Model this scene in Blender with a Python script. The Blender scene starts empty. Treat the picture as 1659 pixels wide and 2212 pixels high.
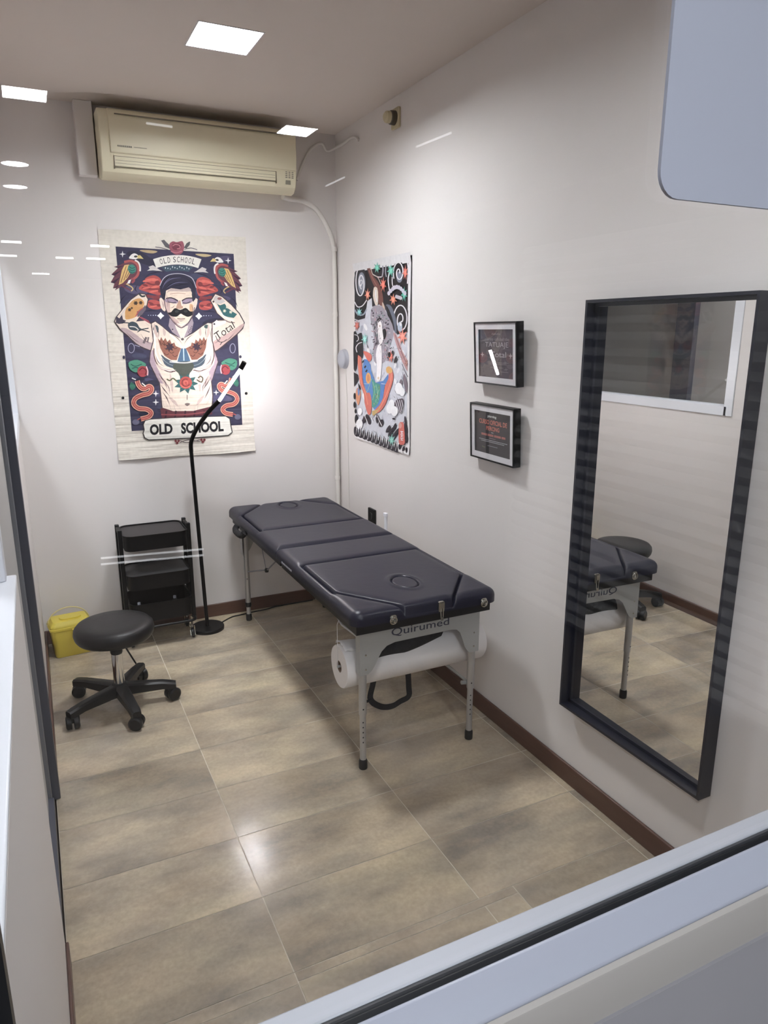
import bpy, bmesh, math, random
from mathutils import Vector, Matrix
random.seed(7)
S = bpy.context.scene
COL = S.collection
PI = math.pi

# ------------------------------------------------------------------ camera
F_PX, YAW, PIT, H = 1548.3, 0.4525, 0.24667, 1.7
FW = Vector((math.sin(YAW)*math.cos(PIT), math.cos(YAW)*math.cos(PIT), -math.sin(PIT)))
RT = Vector((math.cos(YAW), -math.sin(YAW), 0))
DN = FW.cross(RT)
cam = bpy.data.cameras.new('camera')
cam.sensor_fit = 'HORIZONTAL'; cam.sensor_width = 36; cam.lens = F_PX/1659*36
cam.clip_start = 0.02; cam.clip_end = 60
co = bpy.data.objects.new('camera', cam); COL.objects.link(co)
m3 = Matrix((RT, -DN, -FW)).transposed()
co.matrix_world = Matrix.Translation((0, 0, H)) @ m3.to_4x4()
S.camera = co

def ray(u, v):
    return RT*((u-829.5)/F_PX) + DN*((v-1106)/F_PX) + FW
def at_y(u, v, y):
    d = ray(u, v); return Vector((0, 0, H)) + d*(y/d.y)
def at_x(u, v, x):
    d = ray(u, v); return Vector((0, 0, H)) + d*(x/d.x)
def at_z(u, v, z):
    d = ray(u, v); return Vector((0, 0, H)) + d*((z-H)/d.z)

# ------------------------------------------------------------------ room size
XL, XR, YF, YB, ZC = -0.08, 1.715, 0.45, 4.17, 2.79

# ------------------------------------------------------------------ materials
def lin(c):
    f = lambda x: x/12.92 if x <= 0.04045 else ((x+0.055)/1.055)**2.4
    return tuple(f(x/255) for x in c)
def mat(name, col, rough=0.5, metal=0.0, var=0.06, scale=8.0, bump=0.0, bscale=60.0, coat=0.0, spec=0.5, stretch=None, croughness=0.05):
    m = bpy.data.materials.new(name); m.use_nodes = True
    nt = m.node_tree; N = nt.nodes; L = nt.links
    b = N['Principled BSDF']
    b.inputs['Roughness'].default_value = rough; b.inputs['Metallic'].default_value = metal
    b.inputs['Specular IOR Level'].default_value = spec
    b.inputs['Coat Weight'].default_value = coat; b.inputs['Coat Roughness'].default_value = croughness
    tc = N.new('ShaderNodeTexCoord'); mp = N.new('ShaderNodeMapping')
    L.new(tc.outputs['Object'], mp.inputs['Vector'])
    if stretch: mp.inputs['Scale'].default_value = stretch
    nz = N.new('ShaderNodeTexNoise'); nz.inputs['Scale'].default_value = scale; nz.inputs['Detail'].default_value = 4
    L.new(mp.outputs['Vector'], nz.inputs['Vector'])
    c = lin(col)
    mx = N.new('ShaderNodeMix'); mx.data_type = 'RGBA'
    mx.inputs[6].default_value = tuple(x*(1-var) for x in c)+(1,)
    mx.inputs[7].default_value = tuple(min(1, x*(1+var)) for x in c)+(1,)
    L.new(nz.outputs['Fac'], mx.inputs[0]); L.new(mx.outputs[2], b.inputs['Base Color'])
    if bump:
        n2 = N.new('ShaderNodeTexNoise'); n2.inputs['Scale'].default_value = bscale; n2.inputs['Detail'].default_value = 3
        L.new(mp.outputs['Vector'], n2.inputs['Vector'])
        bp = N.new('ShaderNodeBump'); bp.inputs['Strength'].default_value = bump; bp.inputs['Distance'].default_value = 0.01
        L.new(n2.outputs['Fac'], bp.inputs['Height']); L.new(bp.outputs['Normal'], b.inputs['Normal'])
    return m
def emit(name, col, strength):
    m = bpy.data.materials.new(name); m.use_nodes = True
    nt = m.node_tree; nt.nodes.remove(nt.nodes['Principled BSDF'])
    e = nt.nodes.new('ShaderNodeEmission'); e.inputs['Color'].default_value = col+(1,); e.inputs['Strength'].default_value = strength
    nt.links.new(e.outputs[0], nt.nodes['Material Output'].inputs[0])
    return m
def glass(name, tint=(1, 1, 1), f0=0.04):
    m = bpy.data.materials.new(name); m.use_nodes = True
    nt = m.node_tree; N = nt.nodes; L = nt.links
    N.remove(N['Principled BSDF'])
    g = N.new('ShaderNodeNewGeometry'); d = N.new('ShaderNodeVectorMath'); d.operation = 'DOT_PRODUCT'
    L.new(g.outputs['Incoming'], d.inputs[0]); L.new(g.outputs['Normal'], d.inputs[1])
    a = N.new('ShaderNodeMath'); a.operation = 'ABSOLUTE'; L.new(d.outputs['Value'], a.inputs[0])
    s = N.new('ShaderNodeMath'); s.operation = 'SUBTRACT'; s.inputs[0].default_value = 1; L.new(a.outputs[0], s.inputs[1])
    p = N.new('ShaderNodeMath'); p.operation = 'POWER'; p.inputs[1].default_value = 5; L.new(s.outputs[0], p.inputs[0])
    q = N.new('ShaderNodeMath'); q.operation = 'MULTIPLY_ADD'; q.inputs[1].default_value = 1-f0; q.inputs[2].default_value = f0
    L.new(p.outputs[0], q.inputs[0])
    t = N.new('ShaderNodeBsdfTransparent'); t.inputs['Color'].default_value = tint+(1,)
    gl = N.new('ShaderNodeBsdfGlossy'); gl.inputs['Roughness'].default_value = 0
    mx = N.new('ShaderNodeMixShader'); L.new(q.outputs[0], mx.inputs[0]); L.new(t.outputs[0], mx.inputs[1]); L.new(gl.outputs[0], mx.inputs[2])
    L.new(mx.outputs[0], N['Material Output'].inputs[0])
    return m

M = dict(
    wall=mat('wall_paint', (224, 219, 216), 0.62, var=0.012, scale=3, bump=0.008, bscale=90),
    ceil=mat('ceiling_paint', (216, 206, 198), 0.8, var=0.02, scale=2),
    white=mat('white_lacquer', (232, 234, 240), 0.3, var=0.01),
    frameout=mat('white_aluminium', (168, 171, 183), 0.34, var=0.01),
    framein=mat('white_window_profile', (180, 182, 189), 0.34, var=0.01),
    beigesill=mat('beige_sill', (170, 165, 160), 0.5, var=0.02),
    parapet=mat('grey_parapet', (158, 156, 160), 0.55, var=0.03),
    sill=mat('grey_sill', (176, 174, 172), 0.5, var=0.03),
    hallwall=mat('hall_wall', (74, 72, 72), 0.7, var=0.04, scale=2),
    corridor=mat('corridor_paint', (176, 170, 166), 0.7, var=0.05, scale=2),
    hallfloor=mat('hall_floor', (76, 68, 60), 0.5, var=0.1, scale=3),
    gasket=mat('black_rubber', (22, 23, 26), 0.45, var=0.1),
    base=mat('brown_skirting', (86, 60, 50), 0.38, var=0.28, scale=6, stretch=(1, 1, 14)),
    black=mat('black_plastic', (15, 15, 17), 0.42, var=0.1, spec=0.35),
    blackmet=mat('black_powder_coat', (9, 9, 11), 0.42, var=0.08, bump=0.02, bscale=300, spec=0.22),
    mirrorframe=mat('mirror_frame_black', (30, 32, 43), 0.28, var=0.06, spec=0.5),
    darkgrey=mat('dark_grey_metal', (72, 74, 84), 0.4, var=0.08, scale=4, stretch=(8, 8, 1)),
    midgrey=mat('grey_metal', (112, 114, 120), 0.4, var=0.08, scale=4, stretch=(8, 8, 1)),
    alu=mat('brushed_aluminium', (172, 173, 171), 0.42, metal=0.45, var=0.05, scale=20, stretch=(1, 1, 8)),
    tube=mat('anodised_tube', (182, 181, 180), 0.36, metal=0.6, var=0.04),
    chrome=mat('chrome', (215, 215, 215), 0.08, metal=1.0, var=0.02),
    latch=mat('nickel_latch', (190, 188, 180), 0.2, metal=1.0, var=0.05),
    leather=mat('navy_vinyl', (15, 16, 36), 0.36, var=0.12, scale=5, bump=0.05, bscale=35, spec=0.42),
    stoolv=mat('black_vinyl', (18, 17, 19), 0.40, var=0.1, scale=5, bump=0.05, bscale=60, spec=0.34),
    cream=mat('aged_cream_plastic', (222, 214, 186), 0.42, var=0.04, scale=4),
    creamd=mat('groove_shade_tone', (110, 102, 84), 0.6, var=0.05),
    creamg=mat('grey_print', (130, 126, 112), 0.6, var=0.05),
    pipe=mat('white_pvc', (222, 218, 212), 0.4, var=0.02),
    yellow=mat('yellow_plastic', (220, 202, 84), 0.38, var=0.05, scale=6),
    yelloww=mat('pale_yellow_handle', (220, 208, 150), 0.35, var=0.04),
    paper=mat('paper_roll', (226, 222, 220), 0.85, var=0.03, bump=0.15, bscale=30),
    cardboard=mat('cardboard_core', (120, 100, 84), 0.8),
    fabric=mat('black_fabric', (20, 20, 24), 0.8, var=0.3, scale=40, bump=0.4, bscale=60),
    matboard=mat('white_mat_board', (232, 230, 234), 0.6, var=0.01),
    grout=mat('grout', (206, 196, 178), 0.85, var=0.2, scale=30),
    beige=mat('beige_bakelite', (196, 184, 150), 0.45, var=0.05),
    olive=mat('dark_bakelite', (66, 58, 44), 0.5, var=0.15),
    grey=mat('grey_plastic', (172, 174, 182), 0.4, var=0.03),
    ink=mat('navy_ink', (40, 42, 62), 0.45, var=0.05),
    sign=mat('blue_grey_board', (194, 197, 212), 0.5, var=0.02),
    panelrim=mat('ceiling_lamp_rim', (214, 212, 214), 0.4, var=0.02),
    led=emit('led_strip', (1.0, 0.96, 0.98), 215.0),
    lamp=emit('ceiling_panel_light', (0.93, 0.96, 1.0), 168.0), lamp2=emit('dim_panel_light', (0.93, 0.96, 1.0), 72.0),
    hlamp=emit('hall_panel_light', (0.90, 0.945, 1.0), 150.0),
    fill_lamp=emit('added_fill_light', (0.90, 0.94, 1.0), 270.0),
    htube=emit('hall_tube_light', (0.95, 0.97, 1.0), 14.0), ltube=emit('low_tube_light', (0.95, 0.97, 1.0), 4.0),
    shutter=mat('shutter_grey', (146, 144, 142), 0.5, var=0.03),
    pane=glass('window_glass'),
    pane2=glass('picture_glass'),
)
# mirror silvering
mm = bpy.data.materials.new('mirror_silver'); mm.use_nodes = True
b = mm.node_tree.nodes['Principled BSDF']; b.inputs['Metallic'].default_value = 1
b.inputs['Base Color'].default_value = (0.80, 0.80, 0.79, 1); b.inputs['Roughness'].default_value = 0.0
nz = mm.node_tree.nodes.new('ShaderNodeTexNoise'); nz.inputs['Scale'].default_value = 3
mr = mm.node_tree.nodes.new('ShaderNodeMapRange'); mr.inputs[3].default_value = 0.0; mr.inputs[4].default_value = 0.006
mm.node_tree.links.new(nz.outputs['Fac'], mr.inputs[0]); mm.node_tree.links.new(mr.outputs[0], b.inputs['Roughness'])
M['mirror'] = mm
# printed paper: colours come from the artwork polygons
def print_mat(name, rough, ripple, tone=1.0):
    m = bpy.data.materials.new(name); m.use_nodes = True
    nt = m.node_tree; N = nt.nodes; L = nt.links; b = N['Principled BSDF']; b.inputs['Roughness'].default_value = rough
    b.inputs['Specular IOR Level'].default_value = 0.3
    a = N.new('ShaderNodeVertexColor'); a.layer_name = 'ink'
    tc = N.new('ShaderNodeTexCoord'); n = N.new('ShaderNodeTexNoise'); n.inputs['Scale'].default_value = 60; n.inputs['Detail'].default_value = 5
    L.new(tc.outputs['Object'], n.inputs['Vector'])
    mr = N.new('ShaderNodeMapRange'); mr.inputs[3].default_value = 0.80*tone; mr.inputs[4].default_value = 1.12*tone
    L.new(n.outputs['Fac'], mr.inputs[0])
    mx = N.new('ShaderNodeMix'); mx.data_type = 'RGBA'; mx.blend_type = 'MULTIPLY'; mx.inputs[0].default_value = 0.85
    hs = N.new('ShaderNodeHueSaturation'); hs.inputs['Saturation'].default_value = 0.86; L.new(a.outputs['Color'], hs.inputs['Color']); L.new(hs.outputs[0], mx.inputs[6]); L.new(mr.outputs[0], mx.inputs[7]); L.new(mx.outputs[2], b.inputs['Base Color'])
    if ripple:
        mp = N.new('ShaderNodeMapping'); mp.inputs['Scale'].default_value = (1.2, 1, 14)
        L.new(tc.outputs['Object'], mp.inputs['Vector'])
        n2 = N.new('ShaderNodeTexNoise'); n2.inputs['Scale'].default_value = 2.0; n2.inputs['Detail'].default_value = 2
        L.new(mp.outputs['Vector'], n2.inputs['Vector'])
        bp = N.new('ShaderNodeBump'); bp.inputs['Strength'].default_value = ripple; bp.inputs['Distance'].default_value = 0.02
        L.new(n2.outputs['Fac'], bp.inputs['Height']); L.new(bp.outputs['Normal'], b.inputs['Normal'])
    return m
M['print'] = print_mat('printed_canvas', 0.75, 0.7, 0.98)
M['print2'] = print_mat('printed_poster', 0.5, 0.0)
# floor tiles
def tile_mat():
    m = bpy.data.materials.new('stone_tiles'); m.use_nodes = True
    nt = m.node_tree; N = nt.nodes; L = nt.links; b = N['Principled BSDF']
    b.inputs['Roughness'].default_value = 0.25
    a = N.new('ShaderNodeVertexColor'); a.layer_name = 'tile'
    tc = N.new('ShaderNodeTexCoord'); ad = N.new('ShaderNodeVectorMath'); ad.operation = 'MULTIPLY_ADD'
    ad.inputs[1].default_value = (9, 9, 9); L.new(a.outputs['Color'], ad.inputs[0]); L.new(tc.outputs['Object'], ad.inputs[2])
    def noise(sc, det, sx=1, sy=1):
        mp = N.new('ShaderNodeMapping'); mp.inputs['Scale'].default_value = (sx, sy, 1); L.new(ad.outputs[0], mp.inputs['Vector'])
        n = N.new('ShaderNodeTexNoise'); n.inputs['Scale'].default_value = sc; n.inputs['Detail'].default_value = det; n.inputs['Roughness'].default_value = 0.6
        L.new(mp.outputs['Vector'], n.inputs['Vector']); return n
    n1 = noise(2.6, 3, 0.8, 1.6); n2 = noise(4.2, 5, 0.8, 1.8); n3 = noise(70, 4)
    r1 = N.new('ShaderNodeValToRGB'); L.new(n1.outputs['Fac'], r1.inputs[0])
    e = r1.color_ramp.elements
    e[0].position = 0.34; e[0].color = lin((130, 117, 102))+(1,); e[1].position = 0.70; e[1].color = lin((214, 198, 166))+(1,)
    x = e.new(0.52); x.color = lin((182, 167, 145))+(1,)
    r2 = N.new('ShaderNodeValToRGB'); L.new(n2.outputs['Fac'], r2.inputs[0])
    e = r2.color_ramp.elements
    e[0].position = 0.36; e[0].color = lin((140, 134, 126))+(1,); e[1].position = 0.66; e[1].color = lin((204, 185, 158))+(1,)
    mx = N.new('ShaderNodeMix'); mx.data_type = 'RGBA'; mx.inputs[0].default_value = 0.45
    L.new(r1.outputs[0], mx.inputs[6]); L.new(r2.outputs[0], mx.inputs[7])
    mr = N.new('ShaderNodeMapRange'); mr.inputs[1].default_value = 0.3; mr.inputs[2].default_value = 0.7; mr.inputs[3].default_value = 0.9; mr.inputs[4].default_value = 1.1; L.new(n3.outputs['Fac'], mr.inputs[0])
    m2 = N.new('ShaderNodeMix'); m2.data_type = 'RGBA'; m2.blend_type = 'MULTIPLY'; m2.inputs[0].default_value = 1
    sep = N.new('ShaderNodeSeparateColor'); L.new(a.outputs['Color'], sep.inputs[0])
    tv = N.new('ShaderNodeMapRange'); tv.inputs[3].default_value = 0.84; tv.inputs[4].default_value = 1.10; L.new(sep.outputs[1], tv.inputs[0])
    mt = N.new('ShaderNodeMath'); mt.operation = 'MULTIPLY'; L.new(mr.outputs[0], mt.inputs[0]); L.new(tv.outputs[0], mt.inputs[1])
    L.new(mx.outputs[2], m2.inputs[6]); L.new(mt.outputs[0], m2.inputs[7]); L.new(m2.outputs[2], b.inputs['Base Color'])
    rr = N.new('ShaderNodeMapRange'); rr.inputs[3].default_value = 0.15; rr.inputs[4].default_value = 0.24; L.new(n2.outputs['Fac'], rr.inputs[0]); L.new(rr.outputs[0], b.inputs['Roughness'])
    bp = N.new('ShaderNodeBump'); bp.inputs['Strength'].default_value = 0.10; bp.inputs['Distance'].default_value = 0.003
    n4 = noise(26, 5); L.new(n4.outputs['Fac'], bp.inputs['Height']); L.new(bp.outputs['Normal'], b.inputs['Normal'])
    return m
M['tile'] = tile_mat()

# ------------------------------------------------------------------ mesh helpers
OFF = {}
def bmn(): return bmesh.new()
def quad(bm, pts, mi=0):
    f = bm.faces.new([bm.verts.new(p) for p in pts]); f.material_index = mi; return f
def box(bm, x0, x1, y0, y1, z0, z1, mi=0):
    v = [bm.verts.new(p) for p in ((x0,y0,z0),(x1,y0,z0),(x1,y1,z0),(x0,y1,z0),(x0,y0,z1),(x1,y0,z1),(x1,y1,z1),(x0,y1,z1))]
    for i in ((0,3,2,1),(4,5,6,7),(0,1,5,4),(1,2,6,5),(2,3,7,6),(3,0,4,7)):
        bm.faces.new([v[k] for k in i]).material_index = mi
def prism(bm, pts, mapf, d0, d1, mi=0):
    """closed 2-D outline pts, mapf(a,b,d) -> 3-D, between depths d0 and d1"""
    A = [bm.verts.new(mapf(a, b, d0)) for a, b in pts]; B = [bm.verts.new(mapf(a, b, d1)) for a, b in pts]
    n = len(pts)
    bm.faces.new(A).material_index = mi; bm.faces.new(B[::-1]).material_index = mi
    for i in range(n):
        bm.faces.new((A[i], B[i], B[(i+1) % n], A[(i+1) % n])).material_index = mi
def tube(bm, pts, r, n=12, mi=0, closed=False):
    pts = [Vector(p) for p in pts]; k = len(pts)
    rs = r if isinstance(r, (list, tuple)) else [r]*k
    rings = []; up = None
    for i, p in enumerate(pts):
        a = pts[(i-1) % k] if (i > 0 or closed) else p; c = pts[(i+1) % k] if (i < k-1 or closed) else p
        t = (c-a).normalized()
        if up is None:
            up = t.orthogonal().normalized()
        up = (up - t*up.dot(t)).normalized(); w = t.cross(up)
        rings.append([bm.verts.new(p+(up*math.cos(2*PI*j/n)+w*math.sin(2*PI*j/n))*rs[i]) for j in range(n)])
    for i in range(k if closed else k-1):
        A, B = rings[i], rings[(i+1) % k]
        for j in range(n):
            bm.faces.new((A[j], A[(j+1) % n], B[(j+1) % n], B[j])).material_index = mi
    if not closed:
        bm.faces.new(rings[0][::-1]).material_index = mi; bm.faces.new(rings[-1]).material_index = mi
def lathe(bm, prof, c, axis='z', n=48, mi=0, caps=True):
    """prof: list of (radius, height) along the axis"""
    c = Vector(c); rings = []
    for r, h in prof:
        ring = []
        for j in range(n):
            a = 2*PI*j/n; p, q = r*math.cos(a), r*math.sin(a)
            v = Vector((p, q, h)) if axis == 'z' else (Vector((h, p, q)) if axis == 'x' else Vector((p, h, q)))
            ring.append(bm.verts.new(c+v))
        rings.append(ring)
    for A, B in zip(rings, rings[1:]):
        for j in range(n):
            bm.faces.new((A[j], A[(j+1) % n], B[(j+1) % n], B[j])).material_index = mi
    if caps: bm.faces.new(rings[0][::-1]).material_index = mi; bm.faces.new(rings[-1]).material_index = mi
def curve(pts, sub=6, closed=False):
    pts = [Vector(p) for p in pts]; n = len(pts); out = []
    for i in range(n if closed else n-1):
        if closed: p = [pts[(i+k-1) % n] for k in range(4)]
        else: p = [pts[max(0, i-1)], pts[i], pts[i+1], pts[min(n-1, i+2)]]
        for s in range(sub):
            t = s/sub
            out.append(0.5*((2*p[1])+(p[2]-p[0])*t+(2*p[0]-5*p[1]+4*p[2]-p[3])*t*t+(3*p[1]-p[0]-3*p[2]+p[3])*t**3))
    if not closed: out.append(pts[-1])
    return out
def rrect(x0, x1, y0, y1, r, n=6):
    out = []
    for cx, cy, a0 in ((x1-r, y1-r, 0), (x0+r, y1-r, 90), (x0+r, y0+r, 180), (x1-r, y0+r, 270)):
        for k in range(n+1):
            a = math.radians(a0+90*k/n); out.append((cx+r*math.cos(a), cy+r*math.sin(a)))
    return out
def obj(name, bm, mats, parent=None, bevel=0.0, angle=35, recalc=True, local=False):
    if recalc: bmesh.ops.recalc_face_normals(bm, faces=bm.faces)
    me = bpy.data.meshes.new(name)
    if parent is not None and not local:
        bmesh.ops.translate(bm, verts=bm.verts, vec=-OFF[parent.name])
    bm.to_mesh(me); bm.free()
    for f in me.polygons: f.use_smooth = True
    me.set_sharp_from_angle(angle=math.radians(angle))
    for m in (mats if isinstance(mats, (list, tuple)) else [mats]):
        me.materials.append(M[m] if isinstance(m, str) else m)
    o = bpy.data.objects.new(name, me); COL.objects.link(o)
    if parent is not None:
        o.parent = parent; OFF[o.name] = OFF[parent.name]
    else:
        OFF[o.name] = Vector((0, 0, 0))
    if bevel:
        md = o.modifiers.new('edge', 'BEVEL'); md.width = bevel; md.segments = 2; md.limit_method = 'ANGLE'; md.angle_limit = math.radians(40)
    return o
def center(o):
    """put the origin of a one-mesh thing at the middle of its underside"""
    vs = [v.co.copy() for v in o.data.vertices]
    c = Vector(((min(v.x for v in vs)+max(v.x for v in vs))/2, (min(v.y for v in vs)+max(v.y for v in vs))/2, min(v.z for v in vs)))
    o.data.transform(Matrix.Translation(-c)); o.location = c; OFF[o.name] = c
    return o
def thing(name, label, cat, loc, group=None):
    o = bpy.data.objects.new(name, None); COL.objects.link(o); o.empty_display_size = 0.05
    o.location = loc; OFF[o.name] = Vector(loc)
    o['label'] = label; o['category'] = cat
    if group: o['group'] = group
    return o
def tag(o, label, cat, group=None):
    o['label'] = label; o['category'] = cat
    if group: o['group'] = group
    return center(o)
def struct(name, bm, mats, label=None, cat=None, bevel=0.0, recalc=True):
    o = obj(name, bm, mats, bevel=bevel, recalc=recalc); o['kind'] = 'structure'
    if label: o['label'] = label; o['category'] = cat
    return o
def text_geo(body, offset=0.0):
    cu = bpy.data.curves.new('lettering', 'FONT'); cu.body = body; cu.offset = offset; cu.resolution_u = 3
    ob = bpy.data.objects.new('lettering', cu); COL.objects.link(ob)
    me = bpy.data.meshes.new_from_object(ob.evaluated_get(bpy.context.evaluated_depsgraph_get()))
    vs = [v.co.copy() for v in me.vertices]; fs = [list(p.vertices) for p in me.polygons]
    bpy.data.objects.remove(ob); bpy.data.curves.remove(cu); bpy.data.meshes.remove(me)
    x0, x1 = min(v.x for v in vs), max(v.x for v in vs); y0, y1 = min(v.y for v in vs), max(v.y for v in vs)
    return [((v.x-x0)/(x1-x0), (v.y-y0)/max(1e-6, y1-y0)) for v in vs], fs

# ------------------------------------------------------------------ setting
bm = bmn()                                    # floor: grout bed with tiles, colour seeds per tile
box(bm, XL, XR, 0.36, YB, -0.06, -0.0012)
for f in bm.faces: f.material_index = 1
lay = bm.loops.layers.float_color.new('tile')
G = 0.0016
def tile(x0, x1, y0, y1):
    x0, x1 = max(x0, XL), min(x1, XR); y0, y1 = max(y0, 0.37), min(y1, YB)
    if x1-x0 < 0.006 or y1-y0 < 0.006: return
    vs = [bm.verts.new(p) for p in ((x0+G, y0+G, 0), (x1-G, y0+G, 0), (x1-G, y1-G, 0), (x0+G, y1-G, 0))]
    f = bm.faces.new(vs); c = (random.random(), random.random(), random.random(), 1)
    for l in f.loops: l[lay] = c
xs = [-0.124, 0.476, 1.076, 1.676, 2.276]
for i in range(4):
    for k in range(10): tile(xs[i], xs[i+1], 1.54+0.3*k, 1.84+0.3*k)
tile(-0.124, 0.476, 1.50, 1.54-0.0)
tile(0.476, 1.20, 1.508, 1.54)
for x0, x1, y1 in ((-0.124, 0.476, 1.50), (0.476, 1.076, 1.508), (1.076, 1.20, 1.508), (1.20, 1.676, 1.54), (1.676, 2.2, 1.54)):
    for k in range(4): tile(x0, x1, y1-0.3*(k+1), y1-0.3*k)
struct('floor', bm, ['tile', 'grout'], recalc=False)
PAN = [(0.808, 3.068), (0.808, 1.15)]; PW, PL = 0.126, 0.1285
bm = bmn(); cxa, cxb = PAN[0][0]-PW, PAN[0][0]+PW
box(bm, XL, cxa, 0.36, YB+0.1, ZC, ZC+0.1); box(bm, cxb, XR, 0.36, YB+0.1, ZC, ZC+0.1)
for y0, y1 in ((0.36, PAN[1][1]-PL), (PAN[1][1]+PL, PAN[0][1]-PL), (PAN[0][1]+PL, YB+0.1)): box(bm, cxa, cxb, y0, y1, ZC, ZC+0.1)
struct('ceiling', bm, 'ceil')
bm = bmn(); box(bm, XR, XR+0.1, 0.36, YB+0.1, -0.06, ZC+0.1); struct('wall_right', bm, 'wall')
bm = bmn(); box(bm, XL-0.1, XR, YB, YB+0.1, -0.06, ZC+0.1); struct('wall_back', bm, 'wall')
WB, WT = 1.235, 2.25                          # left window opening
bm = bmn()
T = 0.1
W2 = 2.87
box(bm, XL-T, XL, 2.70, W2, 0, ZC+0.1); box(bm, XL-T, XL, W2, YB, 0, WB); box(bm, XL-T, XL, W2, YB, WT, ZC+0.1)
box(bm, XL-T, XL, 0.36, 1.85, 0, 1.125); box(bm, XL-T, XL, 0.36, 1.85, WT, ZC+0.1)
box(bm, XL-T, XL, 1.85, 2.70, WT, ZC+0.1)
struct('wall_left', bm, 'wall')
bm = bmn(); box(bm, -0.3, XR+0.3, 0.395, 0.47, -0.06, 1.065); box(bm, -0.3, XR+0.3, 0.395, 0.47, 2.45, 3.25)
struct('wall_front', bm, 'parapet')
for nm, a in (('baseboard_right', (XR-0.012, XR, 0.47, YB, 0, 0.08)), ('baseboard_back', (XL, XR-0.012, YB-0.012, YB, 0, 0.08)),
              ('baseboard_left', (XL, XL+0.012, 2.70, YB-0.012, 0, 0.08))):
    bm = bmn(); box(bm, *a)
    if nm == 'baseboard_left': box(bm, XL, XL+0.010, 0.47, 1.845, 0, 0.07)
    struct(nm, bm, 'base', bevel=0.004)

# left window of the room
w = struct('window_2', (lambda b_: (box(b_, XL-0.09, XL+0.006, W2, YB, WB, WB+0.055), box(b_, XL-0.09, XL+0.006, W2, YB, WT-0.055, WT),
      box(b_, XL-0.09, XL+0.006, W2-0.04, W2+0.02, WB, WT), box(b_, XL-0.09, XL+0.006, 4.145, YB, WB, WT), b_)[-1])(bmn()), 'white', bevel=0.003)
bm = bmn(); box(bm, XL-0.045, XL-0.039, W2+0.02, 4.145, WB+0.055, WT-0.055); obj('glass_pane', bm, 'pane', w)
# near window in the left wall above the parapet
w = struct('window_3', (lambda b_: (box(b_, XL-0.13, XL+0.0, 0.47, 1.85, 1.125, 1.136), box(b_, XL-0.1, XL-0.02, 1.80, 1.85, 1.136, WT),
      box(b_, XL-0.1, XL-0.02, 0.47, 1.80, WT-0.05, WT), b_)[-1])(bmn()), 'white', bevel=0.003)
bm = bmn(); box(bm, XL-0.07, XL-0.064, 0.47, 1.80, 1.136, WT-0.05); obj('glass_pane', bm, 'pane', w)
# door in the left wall
d = struct('door_1', (lambda b_: (box(b_, XL-0.055, XL-0.025, 1.85, 2.575, 0.055, 2.1), box(b_, XL-0.1, XL-0.02, 1.85, 2.64, 2.1, WT), b_)[-1])(bmn()), 'sill')
bm = bmn(); box(bm, -0.118, -0.065, 2.64, 2.70, 0, WT); obj('door_jamb', bm, 'darkgrey', d, bevel=0.003)
bm = bmn(); box(bm, -0.122, -0.092, 2.575, 2.64, 0, 2.1); obj('door_stile', bm, 'midgrey', d, bevel=0.002)
bm = bmn(); box(bm, -0.125, -0.085, 1.85, 2.575, 0.004, 0.055); obj('bottom_rail', bm, 'darkgrey', d, bevel=0.002)
# front window, the one the picture is taken through
yx = lambda y, z, x: (x, y, z)
XA, XB = -0.06, XR+0.05
bm = bmn(); prism(bm, [(0.4765, 1.138), (0.4535, 1.138), (0.4535, 1.06), (0.4765, 1.06)], yx, XA, XB)
box(bm, XA-0.08, XA, 0.4535, 0.4765, 1.06, 2.45); box(bm, XA, XB, 0.4535, 0.4765, 2.40, 2.45)
w = struct('window_1', bm, 'framein', bevel=0.002)
bm = bmn(); prism(bm, [(0.4535, 1.1365), (0.449, 1.1385), (0.4475, 1.136), (0.446, 1.136), (0.4445, 1.1385), (0.4405, 1.136), (0.4405, 1.10), (0.4535, 1.10)], yx, XA, XB)
box(bm, XA-0.004, XA+0.005, 0.4405, 0.4535, 1.10, 2.40)
obj('gasket', bm, 'gasket', w)
bm = bmn(); prism(bm, [(0.4405, 1.137), (0.4375, 1.138), (0.4125, 1.1195), (0.4095, 1.116), (0.4095, 1.063), (0.4405, 1.063)], yx, XA-0.1, XB)
box(bm, XA-0.1, XA-0.004, 0.403, 0.4405, 1.063, 2.45)
obj('outer_frame', bm, 'frameout', w, bevel=0.0015)
bm = bmn(); box(bm, XA, XB, 0.444, 0.450, 1.12, 2.42); obj('glass_pane', bm, 'pane', w)
bm = bmn(); prism(bm, [(0.409, 1.1135), (0.4035, 1.112), (0.4025, 1.110), (0.398, 1.074), (0.398, 1.0655), (0.409, 1.0655)], yx, XA-0.3, XB)
obj('outer_sill', bm, 'beigesill', w)
# hall outside, where the camera stands
HX0, HX1, HY0, HZ = -2.2, 5.2, -22.0, 3.15
bm = bmn(); box(bm, HX0, HX1, HY0, 6.0, -0.16, -0.065); struct('floor_hall', bm, 'hallfloor')
bm = bmn(); box(bm, HX0, HX1, HY0, 0.395, HZ, HZ+0.1); box(bm, HX0, XL-T, 0.395, 6, HZ, HZ+0.1); struct('ceiling_hall', bm, 'hallwall')
bm = bmn(); box(bm, HX0-0.1, HX0, HY0, 6, -0.16, HZ+0.1); box(bm, HX1, HX1+0.1, HY0, 0.47, -0.16, HZ+0.1)
box(bm, HX0, HX1, HY0-0.1, HY0, -0.16, HZ+0.1); box(bm, XR+0.3, HX1, 0.395, 0.47, -0.16, HZ+0.1); box(bm, HX0, XL-T, 6, 6.1, -0.16, HZ+0.1)
struct('wall_hall', bm, 'hallwall')
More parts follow.
